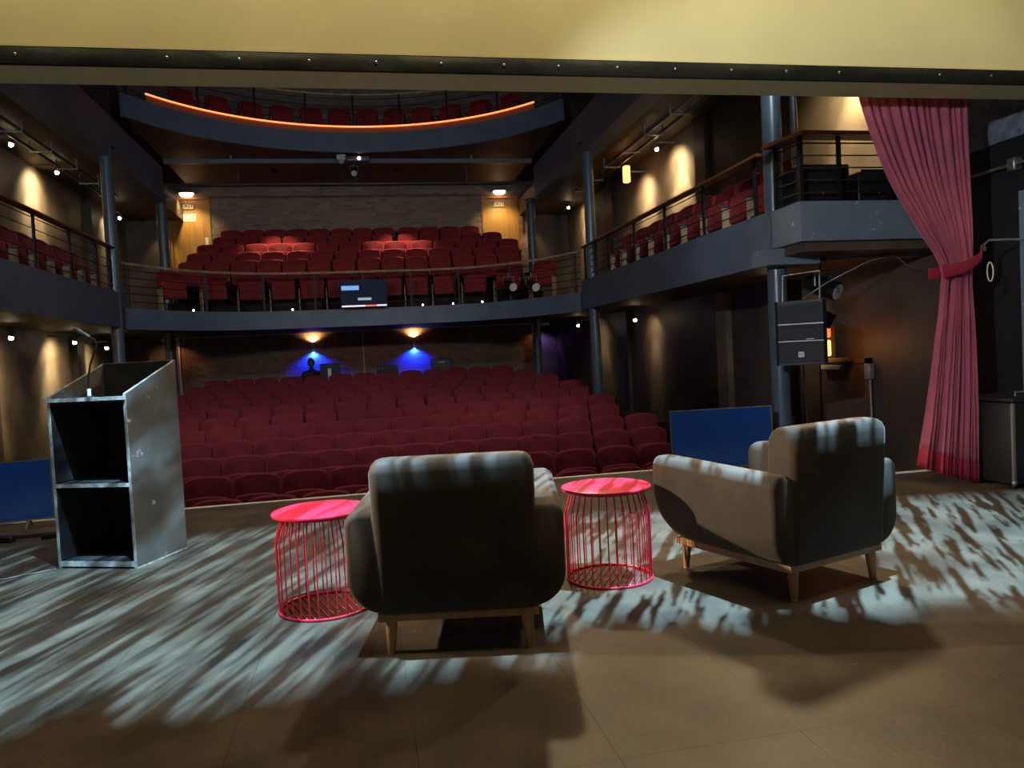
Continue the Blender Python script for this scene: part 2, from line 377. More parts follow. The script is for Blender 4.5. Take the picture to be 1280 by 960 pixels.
# ---- stage house (behind and beside the camera)
struct('wall_stage_back', MB().box(-6.0, 5.5, -3.3, -3.2, -0.3, 6.6), 'black_paint')
struct('wall_stage_left', MB().box(-6.1, -6.0, -3.3, HY1, -0.3, 12.0), 'black_paint')
struct('ceiling_stage', MB().box(-6.1, 5.75, -3.3, HY0, 6.5, 6.6), 'black_paint')
ww = struct('wall_stage_right', MB().box(5.40, 5.75, -3.3, 6.0, -0.3, 6.6), 'wing_black', 'black painted wing wall beside the curtain')
MB().box(5.355, 5.40, 3.5, 6.0, 2.80, 4.2).build('rough_render', 'rough_render', ww)
# ---- stalls floor, stepped
ROWS = 11
def row_y(i): return 7.95 + 0.97 * i
def row_floor(i): return -0.975 + 0.106 * i
for i in range(ROWS):
    y0 = 6.0 if i == 0 else row_y(i) - 0.62; y1 = row_y(i + 1) - 0.62 if i < ROWS - 1 else 18.2
    s = struct('floor_stalls' if i == 0 else 'stalls_step', MB().box(WL - 0.1, WR + 0.1, y0, y1, -1.4, row_floor(i)), 'carpet')
struct('floor_rear', MB().box(WL - 0.1, WR + 0.1, 18.2, 23.2, -1.4, 0.10), 'carpet')
# ---- hall side walls
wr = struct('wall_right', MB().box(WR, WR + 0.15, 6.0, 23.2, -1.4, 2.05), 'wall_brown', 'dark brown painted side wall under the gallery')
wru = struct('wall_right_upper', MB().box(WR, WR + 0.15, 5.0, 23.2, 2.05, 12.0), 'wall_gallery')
wl = struct('wall_left', MB().box(WL - 0.15, WL, 5.0, 23.2, -1.4, 2.05), 'wall_gallery')
wlu = struct('wall_left_upper', MB().box(WL - 0.15, WL, 5.0, 23.2, 2.05, 12.0), 'wall_gallery')
for par, z0, z1, y0, y1, d, m in ((wr, -1.0, 2.05, 11.25, 11.6, 0.10, 'wall_gallery'), (wr, -1.0, 2.05, 15.9, 16.2, 0.08, 'wall_brown'), (wru, 2.3, 5.0, 11.75, 12.15, 0.10, 'wall_brown'),
                                  (wru, 2.3, 5.0, 9.3, 11.75, 0.04, 'wall_brown'), (wru, 2.3, 5.0, 16.4, 16.9, 0.12, 'black_paint')):
    MB().box(WR - d, WR, y0, y1, z0, z1).build('pilaster', m, par)
for z0, z1, y0, y1, d in ((2.3, 5.0, 17.6, 18.6, 0.12), (2.3, 5.0, 9.0, 9.4, 0.08)):
    MB().box(WL, WL + d, y0, y1, z0, z1).build('pilaster', 'wall_brown', wlu)
for y0, y1 in ((12.6, 12.9), (16.3, 16.7)):
    MB().box(WL, WL + 0.1, y0, y1, -1.0, 2.05).build('pilaster', 'wall_brown', wl)
# ---- back walls: brick at both levels, painted return beyond
wb = struct('wall_back', MB().box(-4.48, 4.72, YB, YB + 0.25, 0.1, 2.05), 'brick_grey', 'bare brick back wall of the stalls under the circle')
MB().box(-1.95, 2.35, YB - 0.03, YB, 0.1, 2.05).build('brick_pier', 'brick_red', wb)
MB().box(-4.48, -4.44, YB - 0.03, YB + 0.27, 0.1, 2.05).build('corner_bead', 'white_plastic', wb)
MB().box(4.68, 4.72, YB - 0.03, YB + 0.27, 0.1, 2.05).build('corner_bead', 'white_plastic', wb)
MB().cyl((0.06, YB - 0.05, 0.2), (0.06, YB - 0.05, 2.05), 0.016, n=8).build('conduit', 'white_plastic', wb)
struct('wall_back_passage', MB().box(WL - 0.1, WR + 0.1, 22.4, 22.6, 0.1, 2.05), 'wall_gallery')
wbu = struct('wall_back_upper', MB().box(-3.52, 3.38, YB, YB + 0.25, 2.2, 12.0).box(-4.50, -3.52, YB, YB + 0.25, 5.55, 12.0).box(3.38, 4.36, YB, YB + 0.25, 5.50, 12.0)
             .box(WL, -4.50, YB, YB + 0.25, 2.2, 12.0).box(4.36, WR, YB, YB + 0.25, 2.2, 12.0), 'brick_grey', 'brick back wall of the circle with two exit doors')
for x0, x1 in ((-4.62, -4.50), (4.36, 4.48)):
    MB().box(x0, x1, YB - 0.06, YB, 3.2, 5.5).build('brick_jamb', 'brick_red', wbu)
for x0, x1 in ((WL, -4.72), (4.62, WR)):
    MB().box(x0, x1, YB - 0.03, YB, 2.2, 5.0).build('boarding', 'soffit', wbu)
for x, s in ((-4.66, -1), (4.66, 1)):
    MB().box(x - 0.05, x + 0.05, YB - 0.12, YB - 0.03, 3.0, 5.2).build('lit_frame', 'wall_gallery', wbu)
struct('ceiling_hall', MB().box(WL - 0.15, WR + 0.15, HY1, 23.2, 12.0, 12.15), 'dark_soffit')

# ---- side gallery decks, beams, columns
def curve_low(s): return 16.25 - 2.25 * abs(s) ** 4
def curve_up(s):
    R = 4.55; return 17.06 - R + math.sqrt(max(0, R * R - (3.98 * s) ** 2))
HALF = 3.98
def pts_curve(fn, n, off=0.0, s0=-1, s1=1):
    out = []
    for i in range(n + 1):
        s = s0 + (s1 - s0) * i / n; e = 1e-3
        p = Vector((XC + HALF * s, fn(s), 0)); t = Vector((HALF * 2 * e, fn(s + e if s < 1 - e else 1) - fn(s - e if s > -1 + e else -1), 0))
        if s >= 1 - e or s <= -1 + e: t.x = HALF * e
        t.normalize(); nrm = Vector((-t.y, t.x, 0)); out.append(p + nrm * off)
    return out
struct('gallery_deck', MB().box(XR + 0.06, WR, 6.64, YB, 2.06, 2.33), 'soffit')
struct('gallery_deck', MB().box(WL, XL - 0.06, 6.64, YB, 2.06, 2.33), 'soffit')
struct('gallery_front', MB().box(XR, XR + 0.08, 7.10, 13.9, 2.0, 2.53), 'fascia_blue', 'blue-grey painted front of the side gallery beside the speaker')
struct('gallery_front', MB().box(XL - 0.08, XL, 6.6, 14.15, 2.0, 2.58), 'fascia_blue', 'blue-grey painted front of the side gallery behind the lectern')
struct('box_front', MB().prism([(XR, 7.12), (XR, 6.58), (WR, 6.58), (WR, 6.66), (XR + 0.08, 6.66), (XR + 0.08, 7.12)], 'z', 2.15, 2.52), 'fascia_chipped', 'chipped blue-grey front of the corner box')
struct('box_deck', MB().box(XR + 0.08, WR, 6.66, 7.2, 2.2, 2.34), 'soffit')
struct('box_beam', MB().box(3.98, 4.55, 6.98, 7.30, 1.98, 2.14), 'fascia_chipped')
def band(fn, z0, z1, th, n=48):
    P = pts_curve(fn, n); Q = pts_curve(fn, n, th); m = MB()
    m.loft([[Vector((P[i].x, P[i].y, z0)), Vector((P[i].x, P[i].y, z1)), Vector((Q[i].x, Q[i].y, z1)), Vector((Q[i].x, Q[i].y, z0))] for i in range(n + 1)], smooth=True); return m
struct('circle_front', band(curve_low, 1.98, 2.34, 0.08), 'fascia_blue', 'curved blue-grey front of the circle')
def deck(fn, z0, z1, yb, name, m):
    P = pts_curve(fn, 32, 0.05); poly = [(p.x, p.y) for p in P] + [(XR + 0.1, yb), (XL - 0.1, yb)]
    return struct(name, MB().prism(poly, 'z', z0, z1), m)
deck(curve_low, 2.06, 2.25, YB, 'circle_deck', 'dark_soffit')
struct('circle_front_upper', band(curve_up, 5.76, 6.17, 0.08), 'fascia_blue', 'curved blue-grey front of the upper circle')
deck(curve_up, 5.80, 6.05, YB, 'circle_deck_upper', 'soffit')
for x0, x1, lab in ((XR, XR + 0.34, ''), (XL - 0.34, XL, '')):
    struct('gallery_beam', MB().box(x0, x1, 5.6, 17.3, 4.80, 5.50), 'fascia_blue')
struct('gallery_deck_upper', MB().box(XR + 0.3, WR, 5.6, YB, 4.98, 5.40), 'soffit')
struct('gallery_deck_upper', MB().box(WL, XL - 0.3, 5.6, YB, 4.98, 5.40), 'soffit')
# cable ladders hung below the upper gallery by the walls
for x, nm in ((5.05, 'right'), (-4.80, 'left')):
    t = thing('cable_tray', 'hanging grey cable tray under the upper gallery, ' + ('above the railing by the box' if x > 0 else 'on the lectern side of the hall'), 'cable tray', (x, 0, 4.82))
    for dx in (-0.12, 0.12): MB().box(dx - 0.012, dx + 0.012, 7.5, 17.0, 0, 0.05).build('side_rail', 'pipe_grey', t)
    k0 = None
    for k in range(9):
        y = 8.0 + k * 1.1
        if k0 is None: k0 = MB().box(-0.17, 0.17, -0.02, 0.02, -0.02, 0.0).box(-0.17, -0.155, -0.01, 0.01, 0, 0.18).box(0.155, 0.17, -0.01, 0.01, 0, 0.18).build('hanger', 'grey_steel', t, (0, y, 0))
        else: inst(k0, t, (0, y, 0))
# columns
def column(x, y, z0, z1, r, label):
    t = thing('column', label, 'column', (x, y, z0))
    MB().cyl((0, 0, 0), (0, 0, z1 - z0), r, n=24).build('shaft', 'column_blue', t)
    MB().cyl((0, 0, z1 - z0 - 0.02), (0, 0, z1 - z0), r * 1.7, n=16).build('top_plate', 'column_blue', t)
    MB().cyl((0, 0, 0), (0, 0, 0.03), r * 1.6, n=16).build('base_plate', 'column_blue', t)
    MB().cyl((0, 0, 1.35), (0, 0, 1.41), r * 1.08, n=24).build('collar', 'column_blue', t)
column(XR + 0.09, 13.45, row_floor(5), 4.98, 0.095, 'round blue-grey column at the corner of circle and box-side gallery')
column(XL - 0.07, 13.75, row_floor(6) , 4.98, 0.095, 'round blue-grey column at the gallery corner behind the lectern')
column(XR + 0.12, 7.24, -0.975, 4.98, 0.095, 'round blue-grey column holding the black loudspeaker')
column(XR + 0.14, 18.4, 0.1, 4.98, 0.105, 'round blue-grey column by the exit door nearest the corner box')
column(XL - 0.14, 17.6, row_floor(10), 4.98, 0.105, 'round blue-grey column by the exit door with two paper notices')

# ================================================================== railings
def side_rail(name, label, x, y0, y1, z0, zt, ys, out):
    t = thing(name, label, 'railing', (x, y0, z0))
    MB().rbox(-0.055, 0.055, 0, y1 - y0, zt - z0 - 0.035, zt - z0, 0.010, 2).build('handrail', 'handrail_wood', t)
    for k in range(5):
        z = 0.10 + k * (zt - z0 - 0.19) / 4.0
        MB().cyl((0, 0.02, z), (0, y1 - y0 - 0.02, z), 0.007, n=6).build('bar', 'rail_black', t)
    p0 = None
    for y in ys:
        if p0 is None: p0 = MB().box(-0.010, 0.010, -0.028, 0.028, 0, zt - z0 - 0.035).box(-0.05, 0.05, -0.04, 0.04, 0, 0.012).build('post', 'rail_black', t, (0, y - y0, 0))
        else: inst(p0, t, (0, y - y0, 0))
    return t
side_rail('gallery_railing', 'wood-capped black bar railing along the side gallery beside the corner box', XR + 0.04, 7.32, 13.80, 2.53, 3.16, (7.46, 8.7, 9.9, 11.1, 12.3, 13.0, 13.7), 1)
side_rail('gallery_railing', 'wood-capped black bar railing on the gallery behind the lectern', XL - 0.06, 6.7, 13.90, 2.58, 3.32, (7.0, 8.2, 9.4, 10.6, 11.8, 12.9, 13.5, 13.86), -1)
def curve_rail(name, label, fn, z0, zt, off, nposts, bars, hr, m_hand):
    t = thing(name, label, 'railing', (0, 0, z0))
    P = pts_curve(fn, 48, off)
    MB().tube([(p.x, p.y, zt - z0) for p in P], hr, 8).build('handrail', m_hand, t)
    for k in range(bars):
        z = 0.12 + k * (zt - z0 - 0.22) / max(1, bars - 1)
        MB().tube([(p.x, p.y, z) for p in P], 0.007, 6).build('bar', 'rail_black', t)
    p0 = None
    for i in range(nposts):
        s = -0.985 + 1.97 * i / (nposts - 1); p = pts_curve(fn, 2, off, s - 0.001, s + 0.001)[1]
        if p0 is None: p0 = MB().box(-0.022, 0.022, -0.012, 0.012, 0, zt - z0).build('post', 'rail_black', t, (p.x, p.y, 0))
        else: inst(p0, t, (p.x, p.y, 0))
    return t
curve_rail('circle_railing', 'curved brass-topped railing in front of the circle seats', curve_low, 2.34, 3.10, 0.04, 9, 5, 0.026, 'standard_brass')
ur = curve_rail('circle_railing', 'curved railing with a glowing orange rope light on the upper circle', curve_up, 6.17, 7.0, 0.04, 9, 5, 0.022, 'standard_brass')
P = pts_curve(curve_up, 48, 0.0, -0.93, 0.90)
MB().tube([(p.x, p.y - 0.01, 0.13) for p in P], 0.018, 8).build('rope_light', 'rope_light', ur)['label'] = 'orange glowing rope light'
MB().loft([[Vector((p.x, p.y, 0.0)), Vector((p.x, p.y, 0.11)), Vector((p.x, p.y + 0.03, 0.11)), Vector((p.x, p.y + 0.03, 0.0))] for p in P]).build('rope_light_trough', 'copper_trim', ur)
# corner box railing with its shelf
t = thing('box_railing', 'black box railing with a wide brown wooden shelf above the chipped corner box', 'railing', (XR + 0.05, 6.62, 2.52))
MB().prism([(-0.12, 0.50), (-0.12, 0.46), (-0.02, -0.05), (1.55, -0.05), (1.55, 0.16), (0.13, 0.16), (0.06, 0.50)], 'z', 0.62, 0.655).build('shelf', 'handrail_wood', t)
for k in range(5):
    z = 0.10 + k * 0.115
    MB().tube([(-0.01, 0.44, z), (0.02, 0.04, z), (1.5, 0.04, z)], 0.007, 6).build('bar', 'rail_black', t)
for x, y in ((-0.01, 0.44), (0.02, 0.04), (0.42, 0.04), (0.95, 0.04), (1.48, 0.04)):
    MB().box(x - 0.02, x + 0.02, y - 0.012, y + 0.012, 0, 0.62).build('post', 'rail_black', t)
# upper side gallery railings (their ends show over the beams)
for x, lab in ((XR + 0.06, 'black bar railing on the beam of the upper gallery, corner box side'), (XL - 0.06, 'black bar railing on the beam of the upper gallery, lectern side')):
    side_rail('upper_railing', lab, x, 7.0, 14.2, 5.50, 6.25, (7.2, 8.4, 9.6, 10.8, 12.0, 13.2, 14.1), 1)

# ================================================================== theatre seats
def seat_outline(w, z0, z1, crown, r, n=5):
    h = w / 2; pts = [(-h + 0.02, z0), (h - 0.02, z0), (h, z0 + 0.02)]
    for i in range(n + 1):
        a = i / n * PI / 2; pts.append((h - r + r * math.cos(a), z1 - crown - r + r * math.sin(a)))
    pts.append((h * 0.45, z1 - crown * 0.25)); pts.append((0, z1)); pts.append((-h * 0.45, z1 - crown * 0.25))
    for i in range(n + 1):
        a = PI / 2 + i / n * PI / 2; pts.append((-h + r + r * math.cos(a), z1 - crown - r + r * math.sin(a)))
    pts.append((-h, z0 + 0.02)); return pts
def cushion(mb, w, z0, z1, crown, r, y, th, lean, bulge=0.02):
    o = seat_outline(w, z0, z1, crown, r); zc = (z0 + z1) / 2
    def ring(f, dy): return [Vector((x * f[0], y + dy + lean * (zc + (z - zc) * f[1] - z0), zc + (z - zc) * f[1])) for x, z in o]
    mb.loft([ring((0.94, 0.96), 0), ring((1, 1), -th * 0.25), ring((1, 1), -th * 0.7), ring((0.95, 0.95), -th), ring((0.6, 0.6), -th - bulge * 0.7), ring((0.15, 0.15), -th - bulge)])
    return mb
def make_seat(mred, mstd, label):
    t = thing('theatre_seat', label, 'theatre seat')
    cushion(MB(), 0.500, 0.40, 0.905, 0.018, 0.075, 0.10, 0.085, 0.16).build('backrest', mred, t)
    cushion(MB(), 0.47, 0.36, 0.70, 0.012, 0.06, -0.02, 0.07, 0.10, 0.015).build('tip_up_seat', mred, t)
    cushion(MB(), 0.47, 0.36, 0.80, 0.01, 0.05, 0.125, 0.02, 0.16, 0.002).build('back_shell', 'seat_shell', t)
    m = MB(); x = -0.265
    m.rbox(x - 0.010, x + 0.010, -0.16, 0.06, 0.0, 0.56, 0.006, 1, smooth=False)
    m.build('side_standard', mstd, t)
    MB().rbox(x - 0.0145, x + 0.0145, -0.20, 0.08, 0.56, 0.59, 0.006, 2).build('armrest', 'seat_shell', t)
    return t
proto = {'stalls': make_seat('velvet_red', 'standard_black', ''), 'circle': make_seat('velvet_circle', 'standard_brass', '')}
used = {'stalls': False, 'circle': False}
def put_seat(kind, loc, rz, label, group, last=False):
    o = proto[kind] if not used[kind] else copy_tree(proto[kind])
    used[kind] = True; o.location = loc; o.rotation_euler = (0, 0, rz); o['label'] = label; o['group'] = group
    o.name = 'theatre_seat'
    if last:
        for ch in list(o.children):
            if ch.name.startswith(('side_standard', 'armrest')):
                c = ch.copy(); COL.objects.link(c); c.parent = o; c.location = (0.530, 0, 0)
    return o
PITCH_S = 0.531
seatlist = []
def lab_end(lab, k, n):
    if k in (0, n - 1):
        row = lab.split(' seat in the ')[1]
        return 'red row-end seat on the %s side, %s' % ('lectern' if k == 0 else 'loudspeaker', row)
    return lab
for i in range(ROWS):
    x0, x1 = -3.62, 4.02
    if i % 2: x0 += 0.263; x1 += 0.15
    if i == 6: x0 = -3.42
    if i == 10: x0, x1 = -3.15, 3.40
    if i == 9: x1 = 3.75
    n = int((x1 - x0) / PITCH_S) + 1
    lab = 'dark red velvet tip-up seat in the %s stalls row from the stage' % ORD[i] if i < ROWS - 1 else 'dark red velvet tip-up seat in the rearmost stalls row by the brick wall'
    for k in range(n):
        seatlist.append(('stalls', (x0 + k * PITCH_S, row_y(i) + random.uniform(-0.012, 0.012), row_floor(i)), random.uniform(-0.004, 0.004), lab_end(lab, k, n), 'stalls seats in the %s row' % ORD[i], k == n - 1))
# circle: the front row follows the curved rail, the rest stand on straight steps
s = -0.80; 
n0 = 13
for k in range(n0):
    s = -0.80 + 1.62 * k / (n0 - 1); p = pts_curve(curve_low, 2, 0.50, s - 0.001, s + 0.001)[1]
    q = pts_curve(curve_low, 2, 0.0, s - 0.001, s + 0.001)[1]; ang = math.atan2(p.x - q.x, p.y - q.y)
    seatlist.append(('circle', (p.x, p.y, 2.25), -ang * 0.7, 'dark red seat with pale standards in the front circle row behind the curved railing', 'circle seats in the front row', k == n0 - 1))
CROW = {1: (-3.45, 3.75), 2: (-3.40, 3.62), 3: (-3.30, 3.70), 4: (-3.05, 3.35), 5: (-2.98, 3.25)}
CFL = {1: 2.64, 2: 2.91, 3: 3.19, 4: 3.465, 5: 3.74}
for k, (x0, x1) in CROW.items():
    y = 17.3 + 0.65 * (k - 1)
    struct('circle_step', MB().box(XL, XR, y - 0.36, YB, 2.25 if k == 1 else CFL[k - 1], CFL[k]), 'carpet')
    n = int((x1 - x0) / 0.531) + 1
    for j in range(n):
        gap = 0.10 if (k >= 3 and x0 + j * 0.531 > 1.1) else 0.0
        seatlist.append(('circle', (x0 + j * 0.531 + gap, y, CFL[k]), 0.0, lab_end('red velvet tip-up seat in the %s circle row behind the curved railing' % ORD[k] if k < 5 else 'red velvet tip-up seat in the rearmost circle row under the brick wall', j, n), 'circle seats in the %s row' % ORD[k], j == n - 1))
# side galleries, one row each, turned to face the hall
for k in range(9):
    seatlist.append(('circle', (XR + 0.50, 7.95 + k * 0.62, 2.33), -PI / 2, 'red velvet gallery seat behind the straight railing beside the corner box', 'gallery seats beside the corner box', k == 8))
for k in range(9):
    seatlist.append(('circle', (XL - 0.50, 8.7 + k * 0.60, 2.33), PI / 2, 'red velvet gallery seat behind the straight railing on the lectern side', 'gallery seats on the lectern side', k == 8))
# upper circle, front row in the dark
for k in range(12):
    s = -0.72 + 1.44 * k / 11; p = pts_curve(curve_up, 2, 0.75, s - 0.001, s + 0.001)[1]; q = pts_curve(curve_up, 2, 0, s - 0.001, s + 0.001)[1]
    seatlist.append(('circle', (p.x, p.y, 6.05), -math.atan2(p.x - q.x, p.y - q.y), 'dark red seat with pale standards behind the upper circle rope light', 'upper circle seats', k == 11))
for a in seatlist: put_seat(*a)

# ================================================================== armchairs
def make_armchair(label, loc, rz):
    t = thing('armchair', label, 'armchair', loc, rz)
    ZB = 0.175
    def arm_ring(sx, y, zb, zt, ins):
        r = 0.15 - ins; xo = 0.455 - ins; xi = 0.300 + ins * 0.2; zb += ins; zt -= ins; rt = max(0.012, 0.05 - ins * 0.5); pts = [(xi, zb)]
        for i in range(8):
            a = -PI / 2 + i / 7 * PI / 2; pts.append((xo - r + r * math.cos(a), zb + r + r * math.sin(a)))
        pts.append((xo, (zb + r + zt - rt) / 2))
        for i in range(5):
            a = i / 4 * PI / 2; pts.append((xo - rt + rt * math.cos(a), zt - rt + rt * math.sin(a)))
        for i in range(5):
            a = PI / 2 + i / 4 * PI / 2; pts.append((xi + rt + rt * math.cos(a), zt - rt + rt * math.sin(a)))
        pts.append((xi, (zb + zt) / 2))
        return [Vector((sx * x, y, z)) for x, z in pts]
    y0, y1 = -0.425, 0.435
    for sx in (-1, 1):
        rings = []
        for y, ins in ((y0, 0.022), (y0 + 0.008, 0.008), (y0 + 0.025, 0.0), (-0.2, 0), (0.0, 0), (0.15, 0), (0.25, 0), (0.32, 0), (0.37, 0), (0.405, 0.004), (0.425, 0.018), (y1, 0.040)):
            u = (y - y0) / (y1 - y0); zt = 0.600 + 0.035 * u
            d = max(0, y - (y1 - 0.20)); zb = ZB + 0.20 - math.sqrt(max(0, 0.04 - d * d))
            rings.append(arm_ring(sx, y, zb, zt, ins))
        MB().loft(rings).build('arm', 'armchair_velvet', t)
    MB().rbox(-0.33, 0.33, -0.34, 0.41, ZB, 0.36, 0.03, 3).build('seat_base', 'armchair_velvet', t)
    MB().rbox(-0.312, 0.312, -0.24, 0.445, 0.355, 0.475, 0.045, 4).build('seat_cushion', 'armchair_velvet', t)
    # backrest: thick slab leaning back, soft top
    rings = []
    prof = [(ZB, -0.420, 0.18), (0.20, -0.432, 0.19), (0.45, -0.445, 0.19), (0.65, -0.458, 0.185), (0.762, -0.462, 0.18), (0.795, -0.454, 0.16), (0.812, -0.436, 0.125), (0.818, -0.410, 0.075)]
    for k, (z, yb, th) in enumerate(prof):
        ins = (0.008, 0.0, 0, 0, 0.0, 0.010, 0.026, 0.050)[k] if True else 0
        w = 0.340 - ins; r = min(0.045, th * 0.45); ring = []
        for cx, cy, a0 in ((w - r, yb + r, -PI / 2), (w - r, yb + th - r, 0), (-w + r, yb + th - r, PI / 2), (-w + r, yb + r, PI)):
            for i in range(5):
                a = a0 + i / 4 * PI / 2; ring.append(Vector((cx + r * math.cos(a), cy + r * math.sin(a), z)))
        rings.append(ring)
    MB().loft(rings).build('backrest', 'armchair_velvet', t)
    fr = MB()
    fr.box(-0.335, 0.335, -0.405, -0.365, 0.140, ZB).box(-0.335, 0.335, 0.335, 0.375, 0.140, ZB)
    fr.box(-0.335, -0.295, -0.365, 0.335, 0.140, ZB).box(0.295, 0.335, -0.365, 0.335, 0.140, ZB)
    fr.build('plinth_frame', 'armchair_wood', t)
    lg = None
    for sx, sy in ((-1, -1), (1, -1), (-1, 1), (1, 1)):
        x, y = sx * 0.285, (-0.372 if sy < 0 else 0.345)
        m = MB()
        m.tube([(x, y, 0.142), (x + sx * 0.006, y + sy * 0.008, 0.006)], [0.027, 0.017], 12)
        l = m.build('leg', 'armchair_wood', t)
        MB().cyl((x + sx * 0.006, y + sy * 0.008, 0), (x + sx * 0.006, y + sy * 0.008, 0.007), 0.015, n=10).build('glide', 'white_plastic', l)
    return t
make_armchair('taupe velvet armchair with wooden legs standing between the two red wire tables', (0.412, 3.545, 0), -0.19)
make_armchair('taupe velvet armchair with wooden legs turned towards the blue screen at the stage edge', (2.085, 3.72, 0), math.atan2(0.18, 0.53))

# ================================================================== red wire side tables
def make_table(label, loc, rz):
    t = thing('side_table', label, 'side table', loc, rz, )
    rings = []
    for r, z in ((0.002, 0.500), (0.228, 0.500), (0.238, 0.497), (0.240, 0.490), (0.238, 0.483), (0.226, 0.482), (0.002, 0.482)):
        rings.append([Vector((r * math.cos(2 * PI * k / 48), r * math.sin(2 * PI * k / 48), z)) for k in range(48)])
    MB().loft(rings).build('tray_top', 'wire_red', t)
    circ = lambda r, z, n=48: [(r * math.cos(2 * PI * k / n), r * math.sin(2 * PI * k / n), z) for k in range(n)]
    MB().tube(circ(0.190, 0.474), 0.006, 8, closed=True).build('top_ring', 'wire_red', t)
    MB().tube(circ(0.226, 0.007), 0.007, 8, closed=True).build('base_ring', 'wire_red', t)
    w0 = None
    for k in range(32):
        a = 2 * PI * k / 32
        if w0 is None: w0 = MB().tube([(0.192, 0, 0.478), (0.200, 0, 0.44), (0.222, 0, 0.375), (0.226, 0, 0.35), (0.226, 0, 0.007)], 0.0036, 6).build('wire', 'wire_red', t)
        else: inst(w0, t, (0, 0, 0), a)
    for k in range(-6, 7):
        x = k * 0.033; h = math.sqrt(0.224 ** 2 - x * x)
        MB().cyl((x, -h, 0.005), (x, h, 0.005), 0.0028, n=5).build('base_bar', 'wire_red', t)
    return t
make_table('red wire drum table on the lectern side of the first armchair', (-0.245, 3.955, 0), 0.3)
make_table('red wire drum table between the two armchairs', (1.245, 3.935, 0), -0.5)

# ================================================================== lectern and its microphone
lz = math.atan2(-0.22, 0.53)
t = thing('lectern', 'scuffed grey painted lectern with an open shelved back', 'lectern', (-1.715, 5.26, 0), lz)
LW, LD, H0, H1, TH = 0.57, 0.51, 1.10, 1.30, 0.018
sp = [(0, 0), (LD, 0), (LD, H1), (0, H0)]
for x in (-LW / 2, LW / 2 - TH):
    p = MB().prism(sp, 'x', x, x + TH).build('side_panel', 'lectern_paint', t)
    MB().prism([(0.0, H0), (LD, H1), (LD, H1 + 0.003), (0.0, H0 + 0.003)], 'x', x, x + TH).build('worn_edge', 'lectern_edge', p)
    MB().box(x, x + TH, -0.003, 0, 0, H0).build('worn_edge', 'lectern_edge', p)
    MB().box(x - 0.001, x + TH + 0.001, -0.003, LD, 0, 0.008).build('worn_edge', 'lectern_edge', p)
a = LW / 2 - TH
MB().box(-a, a, LD - TH, LD, 0.03, H1).build('front_panel', 'lectern_gloss', t)
MB().box(-a, a, LD - TH, LD, H1, H1 + 0.003).build('front_edge', 'lectern_edge', t)
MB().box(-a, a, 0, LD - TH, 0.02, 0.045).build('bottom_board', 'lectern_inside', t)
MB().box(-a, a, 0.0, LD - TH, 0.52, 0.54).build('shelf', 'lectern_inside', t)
MB().box(-a, a, -0.003, 0.0, 0.518, 0.542).build('shelf_edge', 'lectern_edge', t)
MB().box(-a, a, -0.003, 0.0, 0.012, 0.045).build('bottom_edge', 'lectern_edge', t)
MB().box(-a, a, 0.0, LD - TH, H0 - 0.055, H0 - 0.035).build('desk_top', 'lectern_gloss', t)
MB().box(-LW / 2 - 0.02, LW / 2, -0.015, 0.0, H0 - 0.035, H0 - 0.012).build('top_lip', 'lectern_edge', t)
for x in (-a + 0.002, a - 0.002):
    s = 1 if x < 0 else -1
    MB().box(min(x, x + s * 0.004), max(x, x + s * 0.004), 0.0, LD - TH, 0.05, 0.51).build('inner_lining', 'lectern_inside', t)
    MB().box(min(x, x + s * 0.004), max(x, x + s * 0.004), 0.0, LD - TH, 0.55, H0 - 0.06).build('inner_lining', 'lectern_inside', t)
m = thing('gooseneck_microphone', 'black gooseneck microphone standing on the lectern desk', 'microphone', (-1.72, 5.34, H0 - 0.035), lz)
MB().tube([(0, 0, 0), (0, 0, 0.012), (0, 0, 0.030)], [0.062, 0.058, 0.022], 20).build('base', 'black_plastic', m)
MB().cyl((0, 0, 0.03), (0, 0, 0.075), 0.012, n=10).build('socket', 'white_plastic', m)
MB().tube([(0, 0, 0.07), (0.003, 0, 0.15), (0.02, 0, 0.22), (0.055, 0, 0.30), (0.078, 0, 0.355), (0.068, 0, 0.385), (0.03, 0, 0.405)], 0.006, 8).build('gooseneck', 'black_plastic', m)
MB().tube([(0.035, 0, 0.403), (-0.055, 0, 0.455), (-0.075, 0, 0.467)], [0.011, 0.014, 0.010], 10).build('capsule', 'grey_steel', m)
tag(MB().tube([(-1.98, 5.33, 0.005), (-2.3, 5.15, 0.005), (-2.7, 5.05, 0.005), (-3.2, 5.0, 0.005), (-4.2, 5.1, 0.005)], 0.004, 6).build('cable', 'grey_steel'), 'thin grey cable lying on the stage from the lectern', 'cable')

# ================================================================== screens at the stage edge
def make_tv(name, label, loc, rz, w, h, z0, tilt):
    t = thing(name, label, 'screen', loc, rz)
    M = Matrix.Translation((0, 0, z0)) @ Matrix.Rotation(tilt, 4, 'X')
    MB().rbox(-w / 2, w / 2, 0, 0.045, 0, h, 0.006, 2, M).build('casing', 'black_plastic', t)
    bz = MB(); b = 0.010
    for x0, x1, q0, q1 in ((-w / 2, w / 2, h - b, h), (-w / 2, w / 2, 0, b * 1.4), (-w / 2, -w / 2 + b, b, h - b), (w / 2 - b, w / 2, b, h - b)):
        bz.box(x0, x1, -0.004, 0.0, q0, q1, M)
    bz.build('bezel', 'grey_steel', t)
    MB().box(-w / 2 + b, w / 2 - b, -0.002, 0.0, b, h - b, M).build('screen_panel', 'screen_blue', t)
    for x in (-w * 0.32, w * 0.32):
        MB().tube([(x, -0.12, 0.008), (x, 0.02, z0 + 0.02), (x, 0.16, 0.008)], 0.009, 6).build('foot', 'grey_steel', t)
    return t
make_tv('monitor', 'large flat screen glowing dark blue at the stage edge behind the turned armchair', (3.41, 6.95, 0), -0.10, 1.03, 0.58, 0.02, -0.05)
